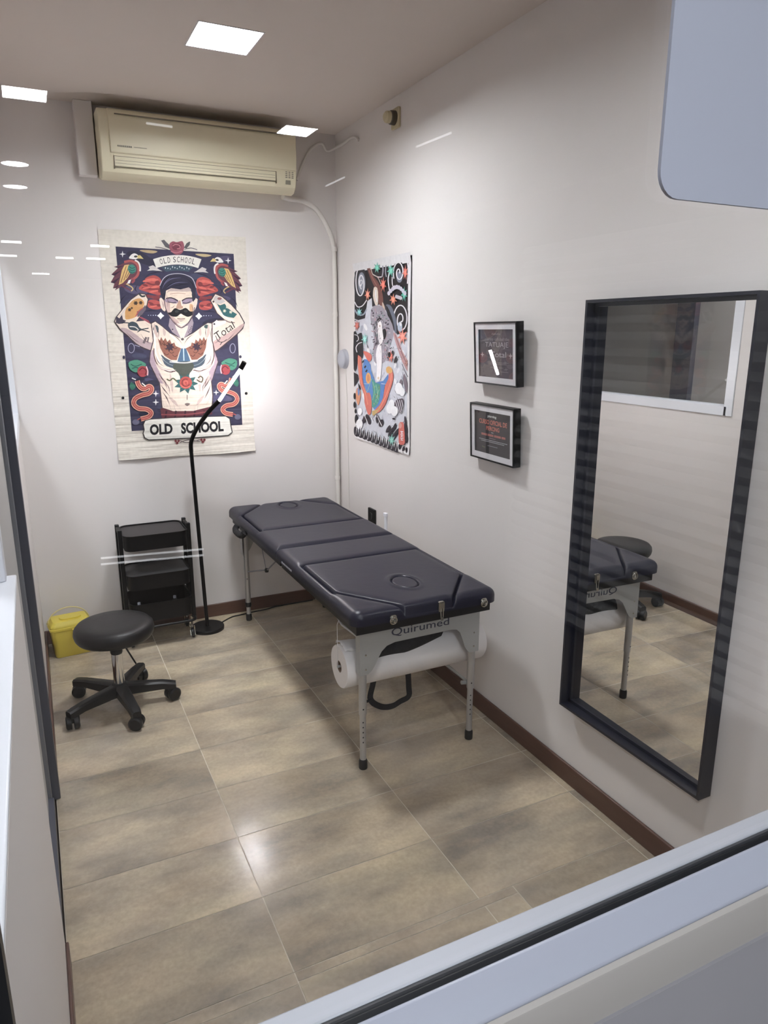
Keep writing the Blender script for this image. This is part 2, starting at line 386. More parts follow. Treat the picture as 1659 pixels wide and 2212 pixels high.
bm = bmn(); box(bm, -1.35, -1.25, 0.9, 6, -0.065, HZ); struct('wall_corridor', bm, 'corridor')
bm = bmn(); box(bm, -1.25, -1.20, 4.22, 4.40, -0.065, HZ); struct('added_trim_1', bm, 'darkgrey')  # made-up post imitating a dark bar reflected in the left window

# ------------------------------------------------------------------ lamps
def ceiling_panel(cx, cy, z, w, l, lm, label, group=None):
    t = thing('ceiling_light', label, 'ceiling light', (cx, cy, z-0.014), group)
    bm = bmn(); o = 0.006; rc = 0.055 if lm in ('lamp', 'lamp2') else 0.0
    for a in ((cx-w/2-o, cx+w/2+o, cy-l/2-o, cy-l/2), (cx-w/2-o, cx+w/2+o, cy+l/2, cy+l/2+o), (cx-w/2-o, cx-w/2, cy-l/2, cy+l/2), (cx+w/2, cx+w/2+o, cy-l/2, cy+l/2)):
        box(bm, *a, z-0.002 if rc else z-0.012, z+rc)
    obj('trim_ring', bm, 'panelrim', t)
    bm = bmn(); box(bm, cx-w/2, cx+w/2, cy-l/2, cy+l/2, z-0.010+rc, z-0.001+rc); obj('diffuser', bm, lm, t)
    return t
ceiling_panel(0.808, 3.068, ZC, 0.24, 0.245, 'lamp', 'square white LED panel lit in the middle of the room ceiling')
ceiling_panel(0.808, 1.15, ZC, 0.24, 0.245, 'lamp2', 'square white LED panel in the room ceiling just inside the front window')
ceiling_panel(0.158, -4.57, HZ, 0.25, 0.25, 'hlamp', 'square hall ceiling panel whose reflection glows left of the air conditioner')
ceiling_panel(1.97, -4.64, HZ, 0.24, 0.24, 'hlamp', 'square hall ceiling panel whose reflection glows on the air conditioner')
ceiling_panel(0.3, -2.5, HZ, 0.30, 0.30, 'fill_lamp', 'unseen hall ceiling panel added to light the window frame and sign')  # added fill lamp out of view, brightens the window frame and sign
ceiling_panel(-1.2, -0.9, HZ, 0.30, 0.30, 'hlamp', 'unseen hall ceiling panel added to brighten the hall outside the left corner of the room')  # added fill lamp out of view, brightens the hall on the left
ceiling_panel(-0.7, 2.6, HZ, 0.30, 0.30, 'hlamp', 'unseen corridor ceiling panel added to brighten the view through the left window')  # added fill lamp so the corridor wall shows grey in the mirror
bm = bmn(); pr_ = []
for k in range(27):
    z0 = 0.02+0.08*k; pr_ += [(2.70, z0), (2.685, z0+0.012), (2.672, z0+0.04), (2.685, z0+0.068), (2.70, z0+0.078)]
prism(bm, pr_+[(2.74, 2.17), (2.74, 0.02)], lambda a, c, d_: (a, d_, c), -2.75, 0.2)
tag(obj('roller_shutter', bm, 'shutter'), 'grey slatted roller shutter of the hall, faintly reflected across the mirror', 'shutter')
for k, (x, y) in enumerate(((0.081, -6.73), (0.073, -7.88))):
    t = thing('downlight', ('round hall downlight, the upper of two reflected spots at the left edge', 'round hall downlight, the lower of two reflected spots at the left edge')[k], 'ceiling light', (x, y, HZ-0.02), 'round downlights in the hall')
    bm = bmn(); lathe(bm, [(0.125, 0), (0.125, -0.012), (0.11, -0.016), (0.11, 0)], (x, y, HZ)); obj('trim_ring', bm, 'panelrim', t)
    bm = bmn(); lathe(bm, [(0.109, -0.002), (0.109, -0.013)], (x, y, HZ)); obj('diffuser', bm, 'hlamp', t)
tl = [((-0.04, -13.1), 0.30, 'pointing at the left edge, above another'), ((-0.15, -15.6), 0.34, 'at the left edge, just below another'), ((1.33, -13.1), 0.30, 'reflected beside the top left corner of the canvas poster'),
      ((1.46, -15.5), 0.36, 'reflected below the one at the poster corner'), ((0.88, -15.6), 0.32, 'reflected on the wall left of the canvas poster'), ((0.53, -20.3), 0.40, 'reflected lowest of all on the wall left of the poster')]
for (x, y), l, s in tl:
    bm = bmn(); box(bm, x-l/2, x+l/2, y-0.03, y+0.03, HZ-0.03, HZ)
    tag(obj('tube_light', bm, 'htube'), 'short bright hall tube light '+s, 'tube light', 'short tube lights on the hall ceiling')
for (u0_, v0_, u1_, v1_), s in (((900, 317, 974, 287), 'reflected high on the right wall'), ((704, 402, 744, 383), 'reflected in the room corner below the air conditioner cable'), ((316, 266, 372, 274), 'reflected on the air conditioner front')):
    bm = bmn(); tube(bm, [Vector((p.x, 0.894-p.y, p.z)) for p in (at_z(u0_, v0_, 3.12), at_z(u1_, v1_, 3.12))], 0.008, 8)
    tag(obj('tube_light', bm, 'ltube'), 'thin hall light tube '+s, 'tube light', 'thin tube lights of the hall')
# counter lamp whose double line is reflected below the trolley top
def refl(p): return Vector((p.x, 0.894-p.y, p.z))
for k, dv in enumerate((0, 13)):
    a, c = refl(at_y(218, 1206+dv, 4.6)), refl(at_y(440, 1186+dv, 4.6))
    bm = bmn(); tube(bm, [a, c], 0.006, 10)
    tag(obj('tube_light', bm, 'ltube'), ('thin hall light tube reflected across the trolley, upper of two lines', 'thin hall light tube reflected across the trolley, lower of two lines')[k], 'tube light', 'low light tubes in the hall')

# ------------------------------------------------------------------ sign on the glass
bm = bmn(); prism(bm, rrect(0.448, 0.745, 1.80, 2.22, 0.02), lambda a, c, d_: (a, d_, c), 0.4405, 0.4435)
tag(obj('sign_board', bm, 'sign'), 'blank blue-grey sign with rounded corners fixed to the window glass', 'sign')

# ------------------------------------------------------------------ air conditioner
ax0, ax1 = 0.418, 1.404
t = thing('air_conditioner', 'cream wall mounted air conditioner under the ceiling on the back wall', 'air conditioner', (0.91, YB, 2.425))
prof = [(4.168, 2.45), (4.05, 2.424), (4.01, 2.428), (3.978, 2.452), (3.966, 2.49), (3.962, 2.53), (3.958, 2.69), (3.966, 2.716), (3.985, 2.732), (4.01, 2.738), (4.168, 2.742)]
bm = bmn(); prism(bm, prof, yx, ax0, ax1); obj('casing', bm, 'cream', t, bevel=0.006)
pf = [(3.965, 2.533), (3.9535, 2.536), (3.9495, 2.60), (3.9515, 2.69), (3.960, 2.716), (3.980, 2.7345), (3.990, 2.736), (3.990, 2.72), (3.965, 2.69)]
bm = bmn(); prism(bm, pf, yx, ax0+0.045, ax1-0.002); obj('front_panel', bm, 'cream', t, bevel=0.004)
bm = bmn(); box(bm, ax0+0.075, ax1-0.07, 3.947, 3.957, 2.704, 2.708)                    # dark strip painting the groove's shadow at the panel top
box(bm, ax0+0.06, ax1-0.115, 3.9625, 3.9645, 2.5215, 2.5235)
box(bm, ax0+0.06, ax1-0.115, 3.966, 3.9735, 2.4735, 2.4765); box(bm, ax0+0.058, ax0+0.061, 3.960, 3.972, 2.466, 2.524); box(bm, ax1-0.116, ax1-0.113, 3.960, 3.972, 2.466, 2.524)
obj('gap_shade', bm, 'creamd', t)
bm = bmn(); prism(bm, [(3.9635, 2.52), (3.9605, 2.519), (3.9635, 2.479), (3.9675, 2.478), (3.97, 2.50)], yx, ax0+0.062, ax1-0.117); obj('air_flap', bm, 'cream', t)
bm = bmn(); prism(bm, [(3.9625, 2.505), (3.9612, 2.505), (3.9616, 2.5035), (3.9627, 2.5035)], yx, ax0+0.064, ax1-0.12); prism(bm, [(3.9640, 2.492), (3.9620, 2.492), (3.9622, 2.4905), (3.9642, 2.4905)], yx, ax0+0.064, ax1-0.12)
obj('flap_line', bm, 'creamg', t)
bm = bmn()
for i in range(3):
    for j in range(4): box(bm, ax1-0.062+0.017*i, ax1-0.052+0.017*i, 3.9615, 3.9665, 2.497+0.009*j, 2.501+0.009*j)
box(bm, ax1-0.06, ax1-0.034, 3.966, 3.972, 2.466, 2.486)
obj('indicator_panel', bm, 'creamg', t)
bm = bmn()
for i in range(8): box(bm, ax0+0.078+0.0085*i, ax0+0.0845+0.0085*i, 3.9496, 3.9520, 2.563, 2.570)
for i in range(12): box(bm, ax0+0.155+0.005*i, ax0+0.1585+0.005*i, 3.9496, 3.9520, 2.5655, 2.568)
obj('brand_mark', bm, 'creamg', t)
bm = bmn(); box(bm, 0.326, 0.412, YB-0.062, YB, 2.452, ZC)
tag(obj('pipe_cover', bm, 'wall', bevel=0.004), 'white boxed pipe cover beside the left end of the air conditioner', 'pipe cover')
# conduit in the corner
t = thing('conduit_pipe', 'white drain pipe curving from the air conditioner down the room corner', 'pipe', (1.690, 4.150, 0.0))
bm = bmn()
tube(bm, curve([(1.375, 4.12, 2.428), (1.42, 4.145, 2.425), (1.50, 4.150, 2.42), (1.58, 4.152, 2.385), (1.645, 4.152, 2.30), (1.680, 4.151, 2.21), (1.690, 4.150, 2.10), (1.690, 4.15, 1.8)], 8)+[(1.690, 4.150, 1.0), (1.690, 4.150, 0.0)], 0.0135, 14)
obj('pipe', bm, 'pipe', t)
for z in (2.17, 1.80, 0.80):
    bm = bmn(); lathe(bm, [(0.0165, -0.012), (0.0175, -0.008), (0.0175, 0.008), (0.0165, 0.012)], (1.690, 4.150, z), n=20); obj('pipe_clip', bm, 'pipe', t)
bm = bmn()
p = [at_y(641, 389, 4.155), at_y(655, 352, 4.16), at_y(672, 322, 4.16), at_y(695, 310, 4.16), Vector((1.66, 4.158, 2.70)), Vector((1.70, 4.12, 2.712)), Vector((1.707, 4.02, 2.715)), Vector((1.707, 3.93, 2.722)), Vector((1.707, 3.86, 2.71)), Vector((1.712, 3.83, 2.69))]
tube(bm, curve(p, 6), 0.0075, 10)
tag(obj('power_cable', bm, 'pipe'), 'white cable running from the air conditioner round the corner to the right wall', 'cable')
# round grey device with its cord
t = thing('wall_dome', 'small round grey wall device beside the corner pipe', 'wall device', (XR, 4.06, 1.54))
bm = bmn(); lathe(bm, [(0.058, 0), (0.058, -0.010), (0.056, -0.014)], (XR, 4.06, 1.54), 'x'); obj('base_ring', bm, 'grey', t)
bm = bmn(); lathe(bm, [(0.054, -0.014), (0.053, -0.026), (0.044, -0.034), (0.02, -0.038), (0.001, -0.0385)], (XR, 4.06, 1.54), 'x'); obj('cap', bm, 'grey', t)
bm = bmn(); tube(bm, curve([(XR-0.004, 4.045, 1.485), (XR-0.004, 4.035, 1.3), (XR-0.004, 4.025, 1.0), (XR-0.004, 4.02, 0.62)], 5), 0.0025, 8); obj('cord', bm, 'pipe', t)
# old bakelite lamp holder near the ceiling
t = thing('wall_lampholder', 'small old beige and dark fitting high on the right wall', 'wall fitting', (XR, 3.385, 2.64))
bm = bmn(); prism(bm, rrect(3.345, 3.425, 2.645, 2.735, 0.008), lambda a, c, d_: (d_, a, c), XR-0.012, XR); obj('back_plate', bm, 'beige', t, bevel=0.002)
bm = bmn(); lathe(bm, [(0.032, -0.012), (0.031, -0.035), (0.026, -0.04)], (XR, 3.387, 2.692), 'x', 24); obj('collar', bm, 'olive', t)
bm = bmn(); lathe(bm, [(0.027, -0.038), (0.026, -0.058), (0.018, -0.066), (0.001, -0.067)], (XR, 3.387, 2.692), 'x', 24); obj('cap', bm, 'beige', t)
# sockets
t = thing('wall_socket', 'black wall socket just above the table edge on the right wall', 'socket', (XR, 3.675, 0.61))
bm = bmn(); prism(bm, rrect(3.63, 3.72, 0.61, 0.70, 0.006), lambda a, c, d_: (d_, a, c), XR-0.012, XR); obj('cover_plate', bm, 'black', t, bevel=0.002)
bm = bmn(); lathe(bm, [(0.022, -0.0125), (0.020, -0.0145), (0.018, -0.0135), (0.001, -0.0135)], (XR, 3.675, 0.655), 'x', 24); obj('outlet', bm, 'gasket', t)
bm = bmn(); box(bm, XR-0.012, XR, 3.484, 3.502, 0.08, 0.70); box(bm, XR-0.016, XR, 3.479, 3.507, 0.695, 0.715)
tag(obj('cable_trunking', bm, 'white', bevel=0.002), 'narrow white cable trunking rising behind the massage table', 'trunking')

# ------------------------------------------------------------------ mirror
my0, my1, mz0, mz1 = 1.270, 1.910, 0.338, 1.80
t = thing('wall_mirror', 'tall rectangular mirror in a deep black frame on the right wall', 'mirror', (XR, 1.59, mz0))
fx0, fw = XR-0.052, 0.009
bm = bmn()
for a in ((my0, my0+fw, mz0, mz1), (my1-fw, my1, mz0, mz1)): box(bm, fx0, XR-0.001, *a)
for a in ((mz0, mz0+fw), (mz1-fw, mz1)): box(bm, fx0, XR-0.001, my0+fw, my1-fw, *a)
# inner ledge carrying the glass
for a in ((my0+fw, my0+fw+0.012, mz0+fw, mz1-fw), (my1-fw-0.012, my1-fw, mz0+fw, mz1-fw)): box(bm, XR-0.018, XR-0.001, *a)
for a in ((mz0+fw, mz0+fw+0.012), (mz1-fw-0.012, mz1-fw)): box(bm, XR-0.018, XR-0.001, my0+fw, my1-fw, *a)
obj('frame', bm, 'mirrorframe', t)
bm = bmn(); box(bm, XR-0.013, XR-0.009, my0+fw+0.001, my1-fw-0.001, mz0+fw, mz1-fw)
bmesh.ops.rotate(bm, verts=bm.verts, cent=(XR-0.011, 1.59, 1.0), matrix=Matrix.Rotation(math.radians(-0.9), 3, 'Z')); obj('mirror_glass', bm, 'mirror', t)   # sits a touch askew in the frame

# ------------------------------------------------------------------ printed artwork helper
class Art:
    """flat print: polygons in drawing units laid on a sheet; conv(a,b) -> (u,v) metres on the sheet"""
    def __init__(s, conv, place, step=1.6e-5):
        s.bm = bmn(); s.lay = s.bm.loops.layers.float_color.new('ink'); s.conv = conv; s.place = place; s.k = 0; s.step = step; s.mirror = None
    def _face(s, uv, col):
        vs = [s.bm.verts.new(s.place(u, v, s.k*s.step)) for u, v in uv]
        try: f = s.bm.faces.new(vs)
        except ValueError: return
        for l in f.loops: l[s.lay] = lin(col)+(1,)
    def poly(s, pts, col, smooth=0, both=False):
        if smooth: pts = [(p.x, p.y) for p in curve([(a, c, 0) for a, c in pts], smooth, True)]
        uv = [s.conv(a, c) for a, c in pts]; s.k += 1; s._face(uv, col)
        if both: s._face([(2*s.mirror-u, v) for u, v in uv][::-1], col)
    def line(s, pts, w, col, smooth=4, both=False, taper=False):
        if smooth and len(pts) > 2: pts = [(p.x, p.y) for p in curve([(a, c, 0) for a, c in pts], smooth)]
        n = len(pts); L, R = [], []
        for i, (a, c) in enumerate(pts):
            p, q = pts[max(0, i-1)], pts[min(n-1, i+1)]; dx, dy = q[0]-p[0], q[1]-p[1]; l = math.hypot(dx, dy) or 1
            ww = w/2*(1 if not taper else max(0.12, 1-abs(2*i/(n-1)-1)))
            L.append((a-dy/l*ww, c+dx/l*ww)); R.append((a+dy/l*ww, c-dx/l*ww))
        s.k += 1
        for i in range(n-1):
            uv = [s.conv(*q) for q in (L[i], L[i+1], R[i+1], R[i])]
            s._face(uv, col)
            if both: s._face([(2*s.mirror-u, v) for u, v in uv][::-1], col)
    def ell(s, cx, cy, rx, ry, col, n=20, both=False, rot=0):
        c_, s_ = math.cos(rot), math.sin(rot)
        s.poly([(cx+rx*math.cos(2*PI*i/n)*c_-ry*math.sin(2*PI*i/n)*s_, cy+rx*math.cos(2*PI*i/n)*s_+ry*math.sin(2*PI*i/n)*c_) for i in range(n)], col, both=both)
    def ring(s, cx, cy, rx, ry, w, col, a0=0, a1=360, n=24):
        s.line([(cx+rx*math.cos(math.radians(a0+(a1-a0)*i/n)), cy+ry*math.sin(math.radians(a0+(a1-a0)*i/n))) for i in range(n+1)], w, col, 0)
    def spiral(s, cx, cy, rx, ry, w, col, turns=1.6, a0=0, sgn=1, n=40, end=0.08):
        P = []
        for i in range(n+1):
            f = i/n; a = math.radians(a0)+sgn*2*PI*turns*f; k = 1-(1-end)*f
            P.append((cx+rx*k*math.cos(a), cy+ry*k*math.sin(a)))
        s.line(P, w, col, 0)
    def star(s, cx, cy, r, col, n=4, inner=0.28, ry=None, rot=0.0, both=False):
        ry = ry or r
        s.poly([(cx+(r if i % 2 == 0 else r*inner)*math.cos(rot+PI*i/n), cy+(ry if i % 2 == 0 else ry*inner)*math.sin(rot+PI*i/n)) for i in range(2*n)], col, both=both)
    def text(s, body, q, col, offset=0.0):
        """q = four corners TL, TR, BR, BL in drawing units"""
        vs, fs = text_geo(body, offset); s.k += 1
        for f in fs:
            uv = []
            for i in f:
                x, y = vs[i]; t_ = [q[0][k]*(1-x)+q[1][k]*x for k in (0, 1)]; b_ = [q[3][k]*(1-x)+q[2][k]*x for k in (0, 1)]
                uv.append(s.conv(b_[0]*(1-y)+t_[0]*y, b_[1]*(1-y)+t_[1]*y))
            s._face(uv, col)

# ------------------------------------------------------------------ canvas poster on the back wall
k1 = 400/1659
p0 = Vector((0.775, YB, 1.0))                       # sheet origin: bottom middle
def c1(a, c):
    p = at_y(200+a*k1, 480+c*k1, YB); return (p.x-p0.x, p.z-p0.z)
A = Art(c1, lambda u, v, d_: (u, -0.0040-d_, v))
A.mirror = (c1(205, 900)[0]*0+(c1(205, 218)[0]+c1(350, 1870)[0])/2+(c1(1262, 285)[0]+c1(1340, 1815)[0])/2)/2
NAVY = (58, 56, 82); SKIN = (226, 208, 190); CRM = (228, 224, 214); BLK = (30, 29, 34)
A.poly([(205, 218), (1262, 285), (1340, 1815), (350, 1870)], NAVY)
rr_ = random.Random(3)
for i in range(46):
    a, c = rr_.uniform(260, 1220), rr_.uniform(300, 1720); r = rr_.uniform(30, 75)
    a = min(max(a, 330+0.09*(c-218)), 1160+0.05*(c-218))
    A.ell(a, c, r*1.5, r*0.55, rr_.choice([(72, 70, 104), (50, 49, 72), (64, 66, 92), (82, 78, 108), (46, 46, 66)]), 14, rot=rr_.uniform(-0.4, 0.3))
# gold clouds
A.poly([(420, 252), (500, 250), (580, 262), (540, 280), (470, 272)], (190, 165, 120), 3); A.poly([(920, 285), (1000, 285), (1065, 298), (1010, 312), (950, 302)], (196, 176, 128), 3)
# rose on top
A.poly([(612, 165), (640, 158), (662, 182), (700, 215), (690, 240), (650, 222)], (98, 96, 100)); A.poly([(815, 230), (840, 190), (875, 168), (868, 205), (840, 236)], (88, 90, 92))
A.line([(560, 222), (620, 232), (680, 250)], 6, (80, 76, 90)); A.line([(820, 245), (880, 232), (935, 248)], 6, (80, 76, 90))
A.poly([(690, 190), (720, 172), (752, 180), (800, 170), (818, 205), (815, 250), (790, 285), (740, 290), (700, 260), (686, 225)], (150, 74, 90), 3)
A.poly([(712, 200), (752, 188), (790, 200), (788, 235), (752, 252), (716, 238)], (116, 48, 66), 3); A.line([(715, 215), (740, 200), (775, 208), (782, 232), (755, 240)], 8, (190, 110, 120)); A.line([(700, 262), (750, 275), (800, 258)], 7, (190, 112, 122))
# eagles
def eagle():
    B = True
    A.poly([(320, 340), (252, 380), (190, 402), (228, 410), (168, 468), (196, 478), (162, 538), (196, 546), (182, 592), (212, 586), (200, 612), (262, 572), (325, 562), (370, 520), (410, 455), (415, 395), (385, 350)], (104, 58, 72), both=B)
    for q in ([(190, 402), (280, 392), (230, 412)], [(168, 470), (260, 430), (196, 482)], [(162, 540), (250, 490), (196, 550)], [(182, 594), (260, 545), (214, 588)]): A.poly(q, (62, 40, 62), both=B)
    A.poly([(285, 385), (325, 380), (350, 430), (312, 500), (270, 545), (232, 566), (250, 485), (262, 430)], (214, 176, 96), both=B)
    for q in ((300, 395, 252, 540), (322, 400, 280, 520), (338, 430, 300, 500)): A.line([(q[0], q[1]), (q[2], q[3])], 6, (120, 78, 60), 0, B)
    A.poly([(322, 388), (360, 380), (388, 415), (378, 452), (342, 462), (316, 428)], (52, 132, 118), 3, B)
    for y in (400, 422, 442): A.line([(328, y), (352, y+14), (378, y+4)], 5, (24, 66, 66), 3, B)
    A.line([(282, 358), (345, 348), (395, 375), (412, 425), (400, 478), (362, 512)], 22, (168, 70, 66), 5, B)
    A.line([(345, 505), (372, 522), (352, 545)], 16, (150, 58, 68), 4, B)
    A.line([(378, 340), (410, 362), (424, 400), (424, 440)], 14, (232, 228, 224), 4, B)
    A.poly([(325, 322), (345, 292), (375, 280), (405, 295), (412, 318), (385, 332), (350, 330)], (236, 234, 230), 3, B)
    A.poly([(398, 300), (425, 296), (456, 330), (425, 326), (402, 326)], (214, 190, 112), both=B)
    A.ell(385, 308, 16, 10, (70, 70, 66), 10, B)
    A.poly([(322, 520), (345, 512), (332, 548), (308, 552)], (232, 230, 228), both=B)
    A.line([(300, 552), (345, 578), (360, 600), (345, 618)], 10, (206, 178, 110), 4, B)
    A.line([(240, 560), (300, 590), (340, 610)], 12, (110, 50, 70), 4, B)
eagle()
# red smoke
RED = (172, 56, 48)
A.poly([(470, 505), (540, 476), (600, 500), (620, 560), (610, 650), (560, 648), (500, 630), (415, 600), (440, 560), (485, 535)], RED, 3, True)
A.poly([(490, 725), (515, 695), (570, 700), (610, 720), (615, 770), (560, 782), (500, 765)], RED, 3, True)
for q in ([(480, 540), (540, 560), (600, 545)], [(440, 590), (520, 600), (600, 600)], [(500, 650), (560, 690), (610, 680)], [(510, 735), (560, 745), (610, 738)]): A.line(q, 14, (122, 40, 50), 4, True)
A.line([(480, 660), (540, 670), (600, 665)], 26, (128, 46, 54), 4, True)
for q in ((505, 520, 60, 14), (560, 580, 40, 10), (480, 590, 40, 8), (560, 520, 30, 9), (545, 620, 44, 9), (540, 755, 40, 7)): A.ell(q[0], q[1], q[2], q[3], (206, 80, 62), 12, True, -0.2)
for q in ((580, 545, 24, 22), (470, 565, 26, 10), (600, 610, 14, 24), (520, 725, 26, 8), (590, 745, 18, 12)): A.ell(q[0], q[1], q[2], q[3], (120, 40, 46), 10, True, 0.3)
for q in ([(640, 460), (620, 440), (560, 452), (500, 470), (450, 520)], [(400, 560), (380, 600), (400, 625)], [(300, 650), (260, 690), (240, 740)], [(470, 800), (520, 790), (590, 800)]): A.line(q, 12, (40, 38, 60), 4, True, True)
# top banner
A.poly([(500, 400), (540, 386), (600, 428), (625, 440), (540, 432), (486, 436), (512, 418)], (206, 200, 196), both=True)
arc = lambda f, r: (757+r*math.sin(f), 295+640-r*math.cos(f))
A.poly([arc(-0.345+0.0345*i, 640) for i in range(21)]+[arc(0.345-0.0345*i, 555) for i in range(21)], CRM)
A.poly([arc(-0.26+0.026*i, 548) for i in range(21)]+[arc(0.2-0.02*i, 500) for i in range(21)], (62, 84, 98))
for i in range(11): A.ell(*arc(-0.2+0.04*i, 535-8*(i % 3)), 4, 9-2*(i % 3), (210, 216, 222), 8)
ch = 'OLD SCHOOL'; f = -0.268
for c_ in ch:
    w_ = 0.026 if c_ == ' ' else 0.058
    if c_ != ' ':
        A.text(c_, [arc(f+0.006, 625), arc(f+w_-0.012, 625), arc(f+w_-0.012, 575), arc(f+0.006, 575)], (66, 62, 66))
    f += w_
# stars
for a, c, r in ((267, 287, 30), (1212, 345, 30), (565, 1535, 30), (565, 1612, 30), (1105, 1525, 26)): A.star(a, c, r, (232, 232, 232))
for a, c in ((608, 838), (950, 842)):
    A.star(a, c, 32, (228, 228, 232), 4, 0.62)
    for i in range(4): A.ell(a+(-1 if a < 700 else 1)*(44+22*i), c-4, 5-i*0.6, 5-i*0.6, (190, 196, 220), 8)
# arms
def armL():
    A.poly([(500, 690), (472, 640), (420, 632), (338, 690), (268, 770), (206, 850), (190, 890), (238, 962), (310, 1022), (380, 1092), (460, 1137), (548, 1158), (552, 1000), (528, 905), (470, 872), (398, 882), (452, 820), (492, 740)], (72, 60, 66))
    A.poly([(492, 692), (468, 648), (420, 642), (344, 696), (276, 774), (214, 852), (200, 890), (246, 954), (316, 1014), (386, 1082), (462, 1125), (545, 1148), (545, 1000), (522, 912), (468, 882), (388, 890), (440, 815), (482, 740)], SKIN)
    A.poly([(246, 954), (316, 1014), (386, 1082), (462, 1125), (545, 1148), (545, 1085), (460, 1060), (380, 1000), (300, 950)], (178, 156, 158), 2)
    A.poly([(296, 780), (345, 712), (400, 684), (438, 690), (462, 728), (440, 780), (400, 800), (382, 850), (300, 872), (290, 830)], (200, 142, 66), 3)
    for q in ((330, 785, 18), (385, 725, 22), (430, 722, 20), (350, 770, 12)): A.star(q[0], q[1], q[2], (66, 50, 40), 6, 0.6)
    A.poly([(395, 800), (440, 780), (470, 740), (478, 780), (440, 830), (400, 850)], (104, 94, 106)); A.line([(386, 846), (410, 800), (450, 770)], 10, (170, 60, 60))
    A.poly([(206, 902), (212, 840), (238, 862), (262, 830), (272, 872), (300, 884), (270, 908), (232, 912)], (66, 60, 78))
    A.poly([(345, 730), (300, 770), (262, 830), (240, 838), (300, 760)], (206, 196, 190))
    A.line([(262, 900), (330, 905), (372, 935), (420, 960), (500, 950)], 9, (40, 50, 60)); A.poly([(315, 915), (350, 890), (395, 905), (420, 945), (450, 962), (390, 972), (330, 958)], (60, 72, 82), 3)
    A.line([(330, 935), (380, 940), (410, 965)], 8, (220, 214, 206)); A.line([(400, 985), (440, 965), (510, 985)], 8, (46, 52, 60))
    A.poly([(402, 845), (440, 850), (500, 880), (518, 912), (468, 884)], (150, 62, 78)); A.line([(415, 640), (440, 665), (470, 660)], 16, (60, 68, 70))
    A.line([(480, 1030), (455, 1085)], 20, (112, 100, 104), 0); A.line([(500, 1030), (490, 1075)], 14, (112, 100, 104), 0)
armL()
A.poly([(1050, 705), (1095, 634), (1160, 662), (1245, 735), (1316, 815), (1362, 900), (1346, 955), (1284, 1018), (1204, 1085), (1124, 1150), (1056, 1172), (1056, 1000), (1056, 900), (1120, 872), (1170, 872), (1105, 815)], (72, 60, 66))
A.poly([(1060, 705), (1098, 646), (1158, 672), (1238, 742), (1308, 820), (1352, 900), (1338, 948), (1278, 1010), (1198, 1075), (1120, 1138), (1062, 1158), (1062, 1000), (1064, 906), (1124, 882), (1190, 880), (1116, 815)], SKIN)
A.poly([(1060, 1158), (1120, 1138), (1198, 1075), (1278, 1010), (1338, 948), (1350, 905), (1250, 970), (1130, 1040), (1080, 1070)], (190, 158, 152), 2)
A.poly([(1078, 690), (1100, 656), (1150, 676), (1190, 712), (1150, 730), (1100, 730)], (190, 184, 180)); A.ell(1135, 685, 20, 12, (140, 84, 84), 10); A.ell(1080, 712, 10, 10, (80, 70, 70), 8)
A.poly([(1110, 730), (1140, 745), (1180, 730), (1215, 775), (1250, 800), (1292, 825), (1262, 858), (1210, 850), (1170, 835), (1150, 800)], (44, 98, 100))
for q in ((1205, 760), (1235, 805), (1180, 795)): A.star(q[0], q[1], 18, (206, 204, 180), 5, 0.5)
A.line([(1086, 730), (1130, 800), (1200, 860), (1260, 880)], 10, (236, 232, 226)); A.line([(1170, 870), (1220, 895), (1270, 900)], 8, (110, 90, 90))
A.poly([(1075, 905), (1110, 875), (1130, 895), (1190, 882), (1190, 905), (1090, 945)], (238, 234, 228)); A.ell(1088, 912, 9, 9, (60, 54, 58), 8)
A.text('Total', [(1080, 1000), (1245, 885), (1275, 945), (1120, 1060)], (44, 40, 42)); A.line([(1100, 1015), (1120, 1062), (1160, 1075), (1200, 1050)], 6, (50, 46, 48)); A.line([(1160, 1070), (1140, 1100)], 6, (50, 46, 48))
A.ring(345, 1128, 28, 42, 6, (150, 150, 176)); A.line([(375, 1100), (420, 1115)], 6, (150, 150, 176)); A.ring(1252, 1130, 24, 42, 6, (150, 150, 176))
# torso
A.poly([(520, 900), (560, 882), (620, 925), (690, 985), (800, 1040), (900, 985), (980, 925), (1030, 894), (1072, 900), (1074, 1060), (1095, 1150), (1128, 1250), (1098, 1340), (1068, 1420), (1080, 1550), (1075, 1655), (900, 1698), (720, 1700), (616, 1668), (592, 1440), (532, 1325), (500, 1250), (510, 1170), (538, 1060)], (70, 58, 66))
A.poly([(528, 908), (560, 892), (620, 935), (690, 995), (800, 1048), (900, 995), (980, 935), (1030, 904), (1064, 908), (1066, 1060), (1086, 1150), (1118, 1250), (1088, 1340), (1058, 1420), (1070, 1550), (1064, 1648), (900, 1690), (720, 1692), (626, 1660), (602, 1440), (542, 1322), (511, 1250), (520, 1170), (546, 1060)], SKIN)
A.poly([(528, 1150), (511, 1250), (545, 1325), (602, 1440), (640, 1430), (600, 1345), (562, 1260), (548, 1160)], (172, 148, 160), 2); A.poly([(1078, 1130), (1100, 1190), (1116, 1250), (1088, 1340), (1058, 1430), (1040, 1340), (1085, 1270), (1090, 1200)], (172, 148, 160), 2)
A.line([(548, 1130), (552, 1210), (590, 1290), (660, 1330), (740, 1335)], 9, (96, 66, 66), 5); A.line([(1078, 1100), (1085, 1200), (1050, 1290), (980, 1325), (900, 1325)], 9, (96, 66, 66), 5)
A.line([(545, 960), (556, 1060), (566, 1180), (610, 1270)], 14, (240, 234, 222), 5); A.line([(1040, 960), (1038, 1060), (1050, 1180), (1000, 1290)], 14, (240, 234, 222), 5)
